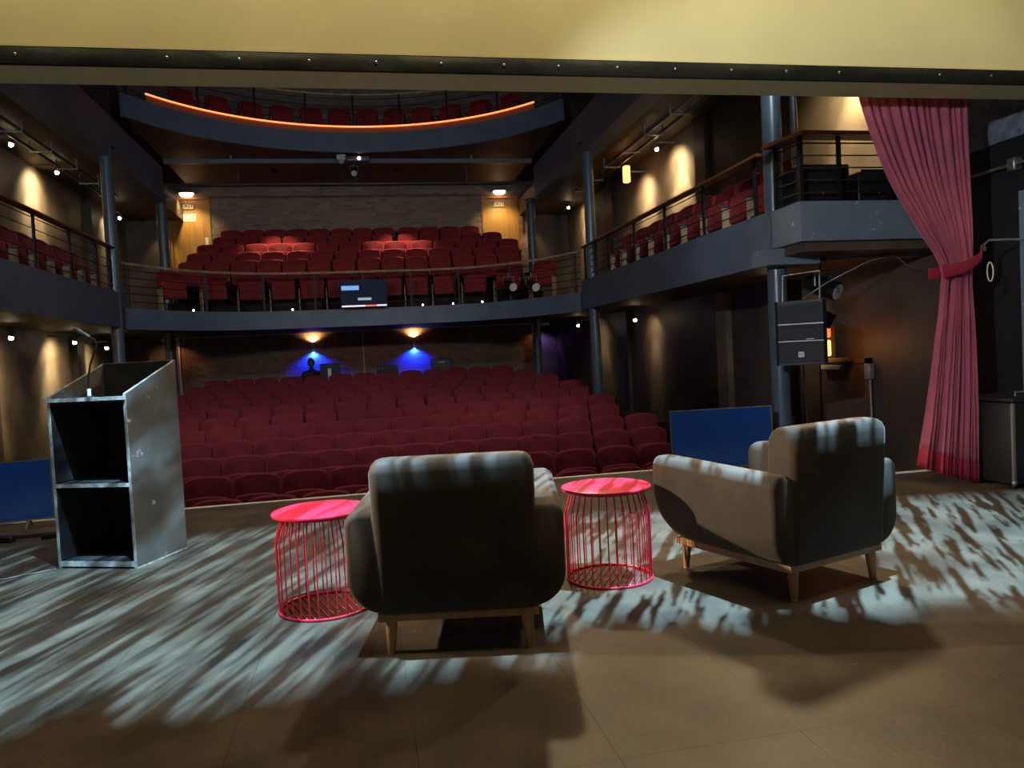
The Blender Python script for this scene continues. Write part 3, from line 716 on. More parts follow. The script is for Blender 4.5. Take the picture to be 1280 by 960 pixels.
make_tv('monitor', 'large flat screen glowing dark blue beside the lectern', (-3.10, 6.86, 0), 0.20, 1.08, 0.50, 0.06, -0.03)
for k, (x, y, sx, sy, sz, rz) in enumerate(((-3.05, 6.36, 0.20, 0.09, 0.05, 0.2), (-2.72, 6.40, 0.14, 0.07, 0.045, -0.2), (-2.42, 6.42, 0.10, 0.08, 0.04, 0.3))):
    M = Matrix.Rotation(rz, 4, 'Z'); o = MB().rbox(-sx / 2, sx / 2, -sy / 2, sy / 2, 0, sz, 0.006, 1, M).build('adapter_box', 'black_plastic', None, (x, y, 0))
    tag(o, 'small black power adapter box on the floor under the screen by the lectern', 'adapter', 'adapters under the screen')
for k in range(3):
    P = [(-3.5 + 0.12 * i, 6.50 + 0.012 * math.sin(i * 1.3 + k * 2) + 0.04 * k, 0.006) for i in range(11)]
    tag(MB().tube(P, 0.005, 5).build('cable', 'black_plastic'), 'tangled black cable on the floor under the screen by the lectern', 'cable', 'cables under the screen')

# ================================================================== house curtain, tied back
ct = thing('stage_curtain', 'dusty crimson stage curtain tied back to the wing wall', 'curtain', (4.55, 5.32, 0))
def interp(tab, z):                              # Catmull-Rom through (height, x) knots, top to bottom
    n = len(tab)
    for i in range(n - 1):
        if tab[i][0] >= z >= tab[i + 1][0]:
            u = (tab[i][0] - z) / (tab[i][0] - tab[i + 1][0])
            p0, p1, p2, p3 = tab[max(0, i - 1)][1], tab[i][1], tab[i + 1][1], tab[min(n - 1, i + 2)][1]
            return 0.5 * (2 * p1 + (p2 - p0) * u + (2 * p0 - 5 * p1 + 4 * p2 - p3) * u * u + (3 * p1 - p0 - 3 * p2 + p3) * u ** 3)
    return tab[-1][1]
LE = [(3.2, -0.73), (2.8, -0.61), (2.4, -0.44), (2.0, -0.19), (1.75, -0.03), (1.60, -0.03), (1.2, -0.09), (0.6, -0.19), (0.0, -0.30)]
RE = [(3.2, 0.245), (2.8, 0.252), (2.4, 0.262), (2.0, 0.270), (1.75, 0.255), (1.60, 0.245), (1.2, 0.258), (0.6, 0.266), (0.0, 0.262)]
NC, NR = 260, 64
random.seed(11)
FW = [random.uniform(0.6, 1.5) for _ in range(13)]; FT = sum(FW)
FA = [random.uniform(0.55, 1.2) for _ in range(13)]
def fold(u):                                     # uneven soft pleats across the width
    a = u * FT
    for w_, k_ in zip(FW, FA):
        if a <= w_: return k_ * (math.sin(PI * a / w_) ** 0.8 if 0 < a < w_ else 0.0) - 0.45
        a -= w_
    return -0.45
def curt_pt(u, v):
    hem = 0.17 * (1 - u) ** 1.3 + 0.012
    z = 3.2 - (3.2 - hem) * v
    x0, x1 = interp(LE, z), interp(RE, z); x = x0 + (x1 - x0) * u
    amp = 0.050 + 0.02 * math.cos(3.0 * z + 4 * u) * 0.5 + (0.030 * (1.6 - z) / 1.6 if z < 1.6 else 0)
    return Vector((x, -amp * fold(u) + 0.004 * math.sin(40 * u + 3 * z), z))
vsC, fsC, fsH = [], [], []
for j in range(NR + 1):
    for i in range(NC + 1): vsC.append(curt_pt(i / NC, j / NR))
for j in range(NR):
    for i in range(NC):
        q = (j * (NC + 1) + i, j * (NC + 1) + i + 1, (j + 1) * (NC + 1) + i + 1, (j + 1) * (NC + 1) + i)
        (fsH if j >= NR - 3 else fsC).append(q)
for nm, fs, m in (('drape', fsC, 'curtain_cloth'), ('hem_band', fsH, 'curtain_band')):
    o = MB().add(vsC, fs, True)
    ob = o.build(nm, m, ct)
    bm = bmesh.new(); bm.from_mesh(ob.data); bmesh.ops.delete(bm, geom=[q for q in bm.verts if not q.link_faces], context='VERTS'); bm.to_mesh(ob.data); bm.free()
    md = ob.modifiers.new('thickness', 'SOLIDIFY'); md.thickness = 0.005
# tie-back band round the gather, rising to the hook
rings = []
for i in range(25):
    u = i / 24.0; x = -0.075 + 0.44 * u; z = 1.70 + 0.02 * u + 0.16 * u * u; hw = 0.050 - 0.016 * u
    y = -0.075 - 0.012 * math.sin(PI * u) + (0.10 * max(0, u - 0.75) / 0.25)
    wr_ = 0.004 * math.sin(9 * u)
    rings.append([Vector((x, y + wr_, z - hw)), Vector((x, y - 0.012, z)), Vector((x, y + wr_, z + hw)), Vector((x, y + 0.012, z + hw * 0.9)), Vector((x, y + 0.010, z - hw * 0.9))])
MB().loft(rings).build('tie_back', 'curtain_band', ct)
rings = []
for i in range(13):
    u = i / 12.0; x = -0.075 + 0.37 * u; z = 1.70 + 0.12 * u * u; y = 0.085
    rings.append([Vector((x, y, z - 0.045)), Vector((x, y + 0.012, z)), Vector((x, y, z + 0.045)), Vector((x, y - 0.006, z))])
MB().loft(rings).build('tie_back', 'curtain_band', ct)
hk = thing('curtain_hook', 'steel hook with a hanging cord ring holding the curtain tie', 'hook', (4.90, 5.32, 1.86))
MB().tube([(0.02, 0.0, 0.0), (0.01, 0.0, 0.05), (0.06, 0, 0.085), (0.443, 0.0, 0.085)], 0.010, 8).build('arm', 'steel', hk)
MB().tube([(0.035 + 0.028 * math.cos(2 * PI * k / 20), -0.03, -0.17 + 0.075 * math.sin(2 * PI * k / 20)) for k in range(20)], 0.005, 6, closed=True).build('cord_ring', 'cord_cream', hk)

# ================================================================== wing: case, flat, pipe
cs = thing('equipment_case', 'black road case with metal corners standing beside the curtain', 'case', (5.08, 5.28, 0), 0.0)
MB().rbox(-0.24, 0.24, -0.27, 0.27, 0.03, 0.66, 0.012, 2).build('body', 'case_black', cs)
MB().rbox(-0.245, 0.245, -0.275, 0.275, 0.665, 0.70, 0.012, 2).build('lid', 'case_black', cs)
for x in (-0.236, 0.236):
    for y in (-0.266, 0.266):
        MB().box(x - 0.010, x + 0.010, y - 0.010, y + 0.010, 0.03, 0.66).build('corner_strip', 'grey_steel', cs)
        MB().cyl((x * 0.8, y * 0.8, 0), (x * 0.8, y * 0.8, 0.03), 0.022, n=10).build('foot', 'black_plastic', cs)
        MB().sphere((x, y, 0.05), 0.020, 8, 6).build('ball_corner', 'grey_steel', cs)
MB().tube([(-0.05, -0.1, 0.70), (-0.05, -0.1, 0.73), (0.08, -0.1, 0.73), (0.08, -0.1, 0.70)], 0.007, 6).build('handle', 'grey_steel', cs)
tag(MB().box(5.345, 5.395, 4.50, 5.42, 0.0, 2.35).build('wing_flat', 'fascia_chipped'), 'blue-grey painted flat standing against the black wing wall', 'flat')
pp = thing('wall_pipe', 'thin dark pipe with a clamp on the black wing wall', 'pipe', (5.34, 4.2, 2.58))
MB().cyl((0, 0, 0), (0, 1.8, 0), 0.014, n=8).build('tube', 'grey_steel', pp)
MB().rbox(-0.03, 0.06, 1.22, 1.30, -0.05, 0.05, 0.01, 1).build('clamp', 'steel', pp)
MB().rbox(-0.03, 0.06, 0.2, 0.28, -0.05, 0.05, 0.01, 1).build('clamp', 'steel', pp)

# ================================================================== loudspeaker on the column
sk = thing('loudspeaker', 'black two-way loudspeaker bracketed to the front column', 'loudspeaker', (4.19, 6.78, 0.985), -0.68)
W2, SH = 0.235, 0.62
MB().prism([(-W2, -0.03), (-W2 + 0.03, -0.06), (W2 - 0.03, -0.06), (W2, -0.03), (W2 - 0.05, 0.20), (-W2 + 0.05, 0.20)], 'z', 0, SH).build('cabinet', 'black_plastic', sk)
MB().rbox(-W2 + 0.028, W2 - 0.028, -0.072, -0.055, 0.03, 0.22, 0.006, 1).build('lower_grille', 'speaker_grille', sk)
MB().rbox(-W2 + 0.028, W2 - 0.028, -0.072, -0.055, 0.24, 0.385, 0.006, 1).build('middle_grille', 'speaker_grille', sk)
hn = MB().rbox(-W2 + 0.028, W2 - 0.028, -0.064, -0.055, 0.405, 0.595, 0.006, 1).build('horn', 'black_plastic', sk)
hm = MB()
hm.loft([[Vector((sx * a, -0.074 + d, 0.50 + sz * b)) for sx, sz in ((-1, -1), (1, -1), (1, 1), (-1, 1))] for a, b, d in ((0.19, 0.08, 0), (0.185, 0.075, 0.0), (0.10, 0.045, 0.006), (0.04, 0.02, 0.009))], smooth=False).build('horn_mouth', 'speaker_grille', hn)
MB().tube([(0.18 * math.cos(PI * k / 20), -0.074, 0.245 + 0.125 * math.sin(PI * k / 20)) for k in range(21)], 0.005, 6).build('cone_rim', 'black_plastic', sk)
for z in (0.23, 0.395): MB().box(-W2 + 0.025, W2 - 0.025, -0.073, -0.058, z - 0.006, z + 0.006).build('grille_bar', 'grey_steel', sk)
bd = MB().rbox(-0.026, 0.026, -0.078, -0.070, 0.075, 0.127, 0.004, 1).build('badge', 'white_plastic', sk)
text('badge_lettering', 'EV', 0.034, 'ink', bd, Matrix.Translation((0, -0.0795, 0.101)) @ FACE_STAGE, 0.0006)
MB().box(0.05, 0.12, -0.076, -0.070, 0.243, 0.252).build('name_strip', 'white_plastic', sk)
MB().tube([(-0.17, 0.05, SH), (-0.17, 0.10, SH + 0.26), (0.17, 0.10, SH + 0.28), (0.17, 0.05, SH)], 0.010, 6).build('yoke', 'grey_steel', sk)
MB().tube([(-0.08, 0.19, 0.31), (-0.19, 0.28, 0.31)], 0.022, 8).build('bracket', 'grey_steel', sk)
MB().tube([(-0.02, 0.2, 0.1), (-0.03, 0.24, -0.2), (0.0, 0.25, -0.6), (0.02, 0.24, -1.0)], 0.008, 6).build('lead', 'black_plastic', sk)
# ================================================================== door corner with panel lights and conduits under the box
d3 = struct('door_3', MB().box(WR - 0.03, WR, 7.95, 8.85, -0.975, 0.92), 'door_brown', 'brown side door under the corner box')
MB().box(WR - 0.05, WR, 7.88, 7.95, -0.975, 0.98).build('door_frame', 'wall_brown', d3)
MB().box(WR - 0.05, WR, 8.85, 8.92, -0.975, 0.98).build('door_frame', 'wall_brown', d3)
MB().box(WR - 0.05, WR, 7.88, 8.92, 0.92, 0.98).build('door_frame', 'wall_brown', d3)
MB().rbox(WR - 0.10, WR - 0.03, 8.35, 8.75, 0.84, 0.90, 0.01, 1).build('door_closer', 'white_plastic', d3)
MB().cyl((WR - 0.06, 7.84, -0.9), (WR - 0.06, 7.84, 0.90), 0.014, n=8).build('conduit', 'grey_steel', d3)
MB().rbox(WR - 0.10, WR - 0.03, 7.80, 7.90, 0.74, 0.92, 0.008, 1).build('junction_box', 'grey_steel', d3)
cp = thing('warning_light', 'orange and red lit signal lamp beside the loudspeaker', 'lamp', (5.45, 8.18, 0.99))
MB().box(0.0, 0.10, 0.10, 0.16, 0.0, 0.46).build('back_plate', 'pipe_grey', cp)
MB().rbox(-0.10, -0.01, 0.0, 0.10, 0.03, 0.22, 0.02, 2).build('amber_lens', 'amber_glow', cp)
MB().rbox(-0.10, -0.01, 0.0, 0.10, 0.25, 0.42, 0.02, 2).build('red_lens', 'red_glow', cp)
MB().rbox(-0.12, 0.25, -0.02, 0.16, -0.05, 0.0, 0.008, 1).build('bracket', 'wall_gallery', cp)
pl_ = point('amber_light', (5.30, 8.05, 1.12), 2, (1.0, 0.45, 0.12), 0.05)
cd = thing('conduit_run', 'vertical conduit with a red switch box below the loudspeaker', 'conduit', (4.78, 8.0, -0.975))
MB().box(-0.13, 0.22, 0.06, 0.12, 0.0, 2.9).build('backing_board', 'wall_brown', cd)
MB().cyl((-0.03, 0.04, 0.0), (-0.03, 0.04, 2.9), 0.016, n=8).build('pipe', 'grey_steel', cd)
MB().cyl((0.16, 0.04, 0.0), (0.16, 0.04, 2.9), 0.018, n=8).build('pipe', 'grey_steel', cd)
MB().rbox(-0.09, 0.03, -0.03, 0.05, 1.20, 1.34, 0.012, 2).build('switch_box', 'red_plastic', cd)
# lanterns and cable tray under the box
def lantern(name, label, loc, rz, tilt, s=1.0):
    t = thing(name, label, 'stage light', loc, rz)
    M = Matrix.Rotation(tilt, 4, 'X')
    MB().tube([M @ Vector((0, 0.13 * s, 0)), M @ Vector((0, 0.02 * s, 0)), M @ Vector((0, -0.16 * s, 0))], [0.06 * s, 0.085 * s, 0.085 * s], 16).build('body', 'black_plastic', t)
    MB().tube([M @ Vector((0, -0.161 * s, 0)), M @ Vector((0, -0.166 * s, 0))], [0.07 * s, 0.07 * s], 16).build('lens', 'white_plastic', t)
    MB().tube([(-0.10 * s, 0, 0), (-0.10 * s, 0, 0.13 * s), (0.10 * s, 0, 0.13 * s), (0.10 * s, 0, 0)], 0.008 * s, 6).build('yoke', 'grey_steel', t)
    MB().cyl((0, 0, 0.13 * s), (0, 0, 0.20 * s), 0.014 * s, n=8).build('clamp', 'grey_steel', t)
    return t
lantern('stage_lantern', 'black stage lantern with glinting lens hung under the box beside the loudspeaker', (4.95, 7.6, 1.80), 0.5, 0.4, 1.25)
lantern('stage_lantern', 'small black stage lantern tucked below the other beside the loudspeaker', (4.98, 7.7, 1.48), 0.9, 0.5, 1.0)
tr = thing('cable_tray', 'black cable tray with a coil of cables under the corner box', 'cable tray', (4.62, 6.95, 2.02))
for y in (0, 0.12): MB().box(0, 1.1, y - 0.006, y + 0.006, 0, 0.05).build('side_rail', 'grey_steel', tr)
r0 = None
for k in range(16):
    if r0 is None: r0 = MB().cyl((0.03, 0, 0.01), (0.03, 0.12, 0.01), 0.006, n=6).build('rung', 'grey_steel', tr)
    else: inst(r0, tr, (k * 0.068, 0, 0))
for x in (0.25, 0.85): MB().cyl((x, 0.06, 0.05), (x, 0.06, 0.18), 0.008, n=6).build('hanger', 'grey_steel', tr)
tag(MB().tube([(4.60, 7.4, 1.66), (4.75, 7.2, 1.80), (5.1, 7.0, 1.99), (5.35, 6.9, 2.04)], 0.006, 6).build('cable', 'grey_steel'), 'grey cable slanting up to the tray under the corner box', 'cable')
tag(MB().tube([(5.3, 6.9, 2.06), (5.5, 6.95, 1.93), (5.7, 7.0, 1.88)], 0.008, 6).build('cable', 'grey_steel'), 'grey cable sagging from the tray to the wall under the corner box', 'cable')
# racks standing in the corner box
rk = None
for k, (x, y, h, lab) in enumerate(((4.52, 7.0, 0.58, 'black equipment rack in the corner box next to the column'), (5.12, 6.98, 0.50, 'black equipment rack in the corner box behind the curtain'))):
    o = thing('equipment_rack', lab, 'equipment rack', (x, y, 2.34))
    MB().rbox(-0.26, 0.26, -0.20, 0.20, 0, h, 0.01, 1).build('cabinet', 'case_black', o)
    for q in range(4): MB().box(-0.23, 0.23, -0.207, -0.2, 0.04 + q * 0.125, 0.145 + q * 0.125).build('rack_unit', 'black_plastic', o)
    for q in range(3): MB().cyl((-0.18 + 0.14 * q, -0.215, 0.2 + 0.1 * (q % 2)), (-0.18 + 0.14 * q, -0.206, 0.2 + 0.1 * (q % 2)), 0.012, n=8).build('knob', 'steel', o)
tag(MB().cyl((4.48, 7.25, 2.34), (4.48, 7.25, 4.95), 0.035, n=12).build('standing_pipe', 'pipe_grey'), 'slim dark pipe rising from the corner box past its shelf', 'pipe')

# ================================================================== circle: exit doors, signs, lamps
def exit_door(n, x0, x1, zt, z0, knob_right, lab):
    d = struct('door_%d' % n, MB().box(x0 + 0.05, x1 - 0.05, YB + 0.02, YB + 0.07, z0, zt - 0.05), 'door_wood', lab)
    for a, b, c, e in ((x0, x0 + 0.05, z0, zt), (x1 - 0.05, x1, z0, zt), (x0 + 0.05, x1 - 0.05, zt - 0.05, zt)):
        MB().box(a, b, YB - 0.02, YB + 0.10, c, e).build('door_frame', 'door_wood', d)
    kx = x1 - 0.12 if knob_right else x0 + 0.12
    MB().box(kx - 0.04, kx + 0.04, YB + 0.012, YB + 0.02, z0 + 0.95, z0 + 1.25).build('push_plate', 'paper', d)
    return d
exit_door(1, -4.50, -3.52, 5.55, 3.3, True, 'varnished wooden exit door carrying a paper notice')
exit_door(2, 3.38, 4.36, 5.50, 3.3, False, 'varnished wooden exit door on the corner box side')
def exit_sign(x, z, lab):
    o = thing('exit_sign', lab, 'sign', (x, YB + 0.015, z))
    MB().rbox(-0.155, 0.155, -0.03, 0.0, -0.075, 0.075, 0.006, 1).build('plate', 'sign_cream', o)
    f = MB()
    for a, b, c, e in ((-0.155, 0.155, 0.067, 0.075), (-0.155, 0.155, -0.075, -0.067), (-0.155, -0.147, -0.067, 0.067), (0.147, 0.155, -0.067, 0.067)): f.box(a, b, -0.034, -0.030, c, e)
    f.build('border', 'ink', o)
    text('lettering', 'EXIT', 0.15, 'ink', o, Matrix.Translation((0, -0.032, 0)) @ FACE_STAGE, 0.001)
exit_sign(ray_at(234, 258, 1, YB).x, ray_at(234, 258, 1, YB).z, 'cream EXIT sign on the door with the paper notice')
exit_sign(ray_at(623, 255, 1, YB).x, ray_at(623, 255, 1, YB).z, 'cream EXIT sign on the door without a notice')
p = ray_at(237, 272, 1, YB)
o = thing('paper_notice', 'white paper notice taped under the EXIT sign', 'notice', (p.x, YB + 0.018, p.z))
MB().box(-0.15, 0.15, -0.004, 0, -0.09, 0.09).build('sheet', 'paper', o)
for k in range(4): MB().box(-0.11, 0.11, -0.005, -0.004, 0.045 - k * 0.035, 0.058 - k * 0.035).build('printed_line', 'grey_steel', o)
for px, py, lab in ((232, 243, 'glowing half-round downlight above the EXIT door with the notice'), (625, 240, 'glowing half-round downlight above the other EXIT door')):
    p = ray_at(px, py, 1, YB - 0.25)
    o = thing('downlight', lab, 'lamp', (p.x, YB - 0.25, p.z + 0.05))
    MB().box(-0.20, 0.20, 0.0, 0.25, 0.0, 0.03).build('mount', 'soffit', o)
    rings = [[Vector((r * math.cos(2 * PI * k / 20), 0.10 + 0.6 * r * math.sin(2 * PI * k / 20), z)) for k in range(20)] for r, z in ((0.17, 0.0), (0.165, -0.04), (0.13, -0.08), (0.05, -0.10), (0.003, -0.102))]
    MB().loft(rings).build('diffuser', 'door_lamp_glow', o)
    spot('door_light', (p.x, YB - 0.55, p.z - 0.12), (p.x, YB + 0.02, p.z - 1.5), 60, (1.0, 0.72, 0.30), 110, 0.8, 0.08)
# warm pool on the upper rows of the circle: two downlights under the upper circle
for x, wt in ((-1.75, 560), (1.05, 560)):
    o = thing('recessed_downlight', 'small dark recessed downlight under the upper circle', 'lamp', (x, 18.75, 5.80), 0, 'downlights over the circle seats')
    MB().tube([(0, 0, 0), (0, 0, -0.05)], [0.07, 0.06], 16).build('trim_ring', 'black_plastic', o)
    MB().cyl((0, 0, -0.052), (0, 0, -0.05), 0.045, n=12).build('lamp_face', 'black_plastic', o)
    spot('circle_downlight', (x, 18.75, 5.72), (x, 18.65, 4.0), wt, (1.0, 0.62, 0.42), 60, 0.8, 0.04)

# ================================================================== wall track spots
def wall_spot(loc, side, label, watts, color=(1.0, 0.76, 0.42), deg=78, drop=0.85, reach=0.45, glow='lamp_glow', dy=0.0):
    t = thing('wall_spot', label, 'wall light', loc)
    s = side
    MB().box(min(0, s * reach), max(0, s * reach), -0.012, 0.012, 0.10, 0.13).build('arm', 'grey_steel', t)
    MB().cyl((0, 0, 0.10), (0, 0, 0.02), 0.010, n=8).build('stem', 'grey_steel', t)
    MB().tube([(-s * 0.02, -0.02, 0.07), (-s * 0.0, -0.03, 0.0)], [0.030, 0.045], 12).build('can', 'grey_steel', t)
    MB().sphere((0.0, -0.035, -0.02), 0.034, 14, 10).build('bulb', glow, t)
    watts *= 5.0; L = spot('wall_beam', (loc[0] + s * 0.03, loc[1] - 0.02, loc[2] - 0.05), (loc[0] + s * reach, loc[1] + dy, loc[2] - drop), watts * 0.45, color, deg * 0.8, 0.6, 0.03)
    spot('wall_wash', (loc[0] + s * 0.02, loc[1] - 0.02, loc[2] - 0.02), (loc[0] + s * reach, loc[1] + dy + 0.1, loc[2] - 0.45), watts * 0.9, color, 128, 1.0, 0.03)
    return t
def lamp_at(px, py, X): return tuple(ray_at(px, py, 0, X))
RU, RLw, LU, LLw = 5.30, 5.32, -5.06, -5.06
wall_spot(lamp_at(72, 215, LU), -1, 'bright wall spot above the gallery railing on the lectern side', 55)
wall_spot(lamp_at(15, 180, LU), -1, 'unlit-looking wall spot above the gallery railing towards the stage', 6)
wall_spot(lamp_at(150, 272, LU), -1, 'bright wall spot behind the column on the lectern side', 35)
wall_spot(lamp_at(15, 421, LLw), -1, 'bright spot under the gallery nearest the blue screen by the lectern', 45, drop=0.9)
wall_spot(lamp_at(94, 427, LLw), -1, 'bright spot under the gallery above the lectern desk', 32, drop=0.9)
wall_spot(lamp_at(134, 434, LLw), -1, 'small bright spot under the gallery beside the column behind the lectern', 16, drop=0.9)
wall_spot(lamp_at(820, 186, RU), 1, 'bright wall spot above the railing between pilaster and column', 60)
wall_spot(lamp_at(783, 222, RU), 1, 'warm wall spot with a flaring amber shade near the far column', 45, (1.0, 0.72, 0.40), glow='lamp_glow')
wall_spot(lamp_at(710, 259, RU), 1, 'small wall spot in the far corner of the circle', 22)
wall_spot(lamp_at(793, 399, RLw), 1, 'wall spot under the gallery lighting the brown wall', 16, drop=0.8, deg=56)
wall_spot(lamp_at(722, 406, RLw - 0.2), 1, 'wall spot under the gallery in the purple-lit passage', 14, drop=0.8)
wall_spot((5.30, 7.9, 4.55), 1, 'wall spot above the corner box shelf', 70, drop=1.2, deg=90)
wall_spot((5.20, 9.1, 1.78), 1, 'dim wall spot under the gallery between door and pilaster', 5, drop=1.0)
# amber flare shade on the second gallery spot
p = lamp_at(783, 214, RU - 0.05)
o = tag(MB().rbox(-0.06, 0.06, -0.06, 0.06, -0.22, 0.10, 0.02, 2).build('lamp_shade', 'amber_glow', None, p), 'tall glowing amber lamp shade on the gallery wall near the far column', 'lamp')

for x in (-4.66, 4.66):
    spot('frame_light', (x, YB - 0.45, 4.85), (x, YB - 0.08, 3.9), 16, (1.0, 0.74, 0.40), 70, 0.7, 0.03)
# ================================================================== back wall of the stalls
for px, pyw, pyl, lab in ((392, 418, 441, 'up-and-down wall light with blue beam behind the seated figure'), (518, 412, 436, 'up-and-down wall light with blue beam beside the dark box')):
    p = ray_at(px, pyl, 1, YB - 0.08); q = ray_at(px, pyw, 1, YB - 0.08)
    o = thing('up_down_light', lab, 'wall light', (p.x, YB - 0.09, p.z))
    MB().cyl((0, 0, 0.02), (0, 0, q.z - p.z - 0.20), 0.035, n=12).build('tube_body', 'white_plastic', o)
    MB().box(-0.02, 0.02, 0.02, 0.09, 0.06, 0.14).build('wall_bracket', 'white_plastic', o)
    MB().cyl((0, 0, 0.0), (0, 0, 0.02), 0.036, n=12).build('blue_lens', 'blue_led', o)
    MB().cyl((0, 0, q.z - p.z - 0.20), (0, 0, q.z - p.z - 0.19), 0.034, n=12).build('warm_lens', 'door_lamp_glow', o)
    spot('blue_beam', (p.x, YB - 0.10, p.z - 0.02), (p.x, YB + 0.22, p.z - 0.5), 300, (0.002, 0.018, 1.0), 146, 0.5, 0.02)
    spot('warm_beam', (p.x, YB - 0.10, q.z - 0.17), (p.x, YB + 0.15, q.z + 0.2), 32, (1.0, 0.62, 0.28), 150, 0.7, 0.02)
spot('passage_light', (5.2, 22.0, 1.95), (5.3, 22.4, 0.6), 14, (0.35, 0.22, 1.0), 120, 0.6, 0.05)
spot('passage_light', (-4.9, 21.6, 1.95), (-5.0, 22.4, 0.9), 8, (1.0, 0.55, 0.30), 120, 0.6, 0.05)
spot('passage_light', (-4.62, 20.2, 1.98), (-4.2, 20.5, 0.6), 7, (1.0, 0.38, 0.18), 100, 0.6, 0.04)
spot('passage_light', (4.80, 20.2, 1.98), (4.5, 20.5, 0.8), 4, (1.0, 0.30, 0.14), 90, 0.6, 0.04)
# control desk with its things and the operator
ds = thing('control_desk', 'long black control desk behind the rearmost stalls row', 'desk', (0.4, 19.25, 0.1))
MB().rbox(-2.2, 2.0, -0.30, 0.30, 0.68, 0.72, 0.008, 1).build('desk_top', 'black_paint', ds)
for x in (-2.15, -0.7, 0.7, 1.95): MB().box(x - 0.03, x + 0.03, -0.26, 0.26, 0, 0.68).build('leg', 'black_paint', ds)
MB().box(-2.15, 1.95, -0.28, -0.26, 0.2, 0.68).build('modesty_panel', 'black_paint', ds)
DZ = 0.82
p = ray_at(413, 462, 1, 19.3)
o = thing('desk_monitor', 'black monitor on the control desk next to the seated figure', 'monitor', (p.x, 19.22, DZ))
MB().box(-0.12, 0.12, -0.08, 0.08, 0, 0.015).build('foot', 'black_plastic', o)
MB().box(-0.02, 0.02, 0.0, 0.03, 0.015, 0.2).build('stand', 'grey_steel', o)
MB().rbox(-0.24, 0.24, -0.02, 0.02, 0.10, 0.42, 0.008, 1).build('panel', 'black_plastic', o)
MB().box(-0.06, 0.02, -0.026, -0.02, 0.10, 0.30).build('papers', 'paper', o)
p = ray_at(484, 460, 1, 19.3)
o = thing('mixing_console', 'grey mixing console on the control desk between the two blue lights', 'mixing console', (p.x, 19.25, DZ))
MB().prism([(-0.2, 0.0), (0.2, 0.0), (0.2, 0.30), (-0.2, 0.10)], 'x', -0.26, 0.26).build('chassis', 'pipe_grey', o)
for k in range(6): MB().cyl((-0.2 + k * 0.08, 0.05, 0.225), (-0.2 + k * 0.08, 0.04, 0.25), 0.014, n=8).build('knob', 'steel', o)
p = ray_at(551, 455, 1, 19.3)
o = thing('equipment_box', 'plain black equipment box on the control desk beside the blue glow', 'equipment box', (p.x, 19.25, DZ))
MB().rbox(-0.24, 0.24, -0.2, 0.2, 0.0, 0.40, 0.012, 1).build('case', 'case_black', o)
MB().box(-0.08, 0.08, -0.21, -0.20, 0.30, 0.33).build('handle', 'grey_steel', o)
# operator
px_ = ray_at(389, 462, 1, 19.85)
pe = thing('person', 'person in dark clothing seated at the control desk before the blue light', 'person', (px_.x, 19.95, 0.1))
me = bpy.data.meshes.new('body')
V = [(0, 0, 0.50), (0, 0.02, 0.72), (0, 0.0, 0.92), (0, -0.01, 1.0), (0, -0.02, 1.08),            # pelvis..neck..head base
     (0.19, 0, 0.90), (0.24, -0.08, 0.68), (0.20, -0.32, 0.66), (-0.19, 0, 0.90), (-0.24, -0.08, 0.68), (-0.20, -0.32, 0.66),
     (0.10, -0.05, 0.48), (0.13, -0.42, 0.50), (0.13, -0.44, 0.08), (0.13, -0.54, 0.04), (-0.10, -0.05, 0.48), (-0.13, -0.42, 0.50), (-0.13, -0.44, 0.08), (-0.13, -0.54, 0.04)]
E_ = [(0, 1), (1, 2), (2, 3), (3, 4), (2, 5), (5, 6), (6, 7), (2, 8), (8, 9), (9, 10), (0, 11), (11, 12), (12, 13), (13, 14), (0, 15), (15, 16), (16, 17), (17, 18)]
RR = [0.15, 0.15, 0.12, 0.055, 0.055, 0.075, 0.05, 0.035, 0.075, 0.05, 0.035, 0.09, 0.065, 0.045, 0.035, 0.09, 0.065, 0.045, 0.035]
me.from_pydata(V, E_, []); bo = bpy.data.objects.new('body', me); COL.objects.link(bo); bo.parent = pe
me.materials.append(MATS['shirt_dark'])
sm = bo.modifiers.new('skin', 'SKIN'); sd = bo.modifiers.new('smooth', 'SUBSURF'); sd.levels = 2; sd.render_levels = 2
for q, r in zip(me.skin_vertices[0].data, RR): q.radius = (r, r)
me.skin_vertices[0].data[0].use_root = True
hd_ = MB().sphere((0, -0.03, 1.165), 0.10, 16, 12, (0.80, 0.95, 1.15))
hd_.sphere((0, -0.130, 1.155), 0.016, 8, 6, (0.8, 1, 1.4)); hd_.sphere((0.083, -0.02, 1.16), 0.022, 8, 6, (0.5, 1, 1.4)); hd_.sphere((-0.083, -0.02, 1.16), 0.022, 8, 6, (0.5, 1, 1.4))
hd_.build('head', 'skin', pe)
MB().sphere((0, -0.012, 1.19), 0.104, 16, 10, (0.84, 0.98, 1.08)).build('hair', 'hair_dark', pe)
for sx in (-1, 1):
    h = MB().rbox(sx * 0.19 - 0.04, sx * 0.19 + 0.04, -0.43, -0.33, 0.63, 0.655, 0.010, 2)
    for k in range(4): h.tube([(sx * 0.19 - 0.03 + 0.02 * k, -0.42, 0.645), (sx * 0.19 - 0.03 + 0.02 * k, -0.475 - 0.006 * (k in (1, 2)), 0.642), (sx * 0.19 - 0.03 + 0.02 * k, -0.50 - 0.008 * (k in (1, 2)), 0.632)], 0.008, 6)
    h.tube([(sx * 0.19 - sx * 0.04, -0.36, 0.645), (sx * 0.19 - sx * 0.065, -0.40, 0.642), (sx * 0.19 - sx * 0.068, -0.43, 0.636)], 0.009, 6)
    h.build('hand', 'skin', pe)
st = thing('operator_stool', 'black stool under the person at the control desk', 'stool', (px_.x, 19.95, 0.1))
MB().cyl((0, 0, 0.32), (0, 0, 0.37), 0.19, n=20).build('seat', 'black_plastic', st)
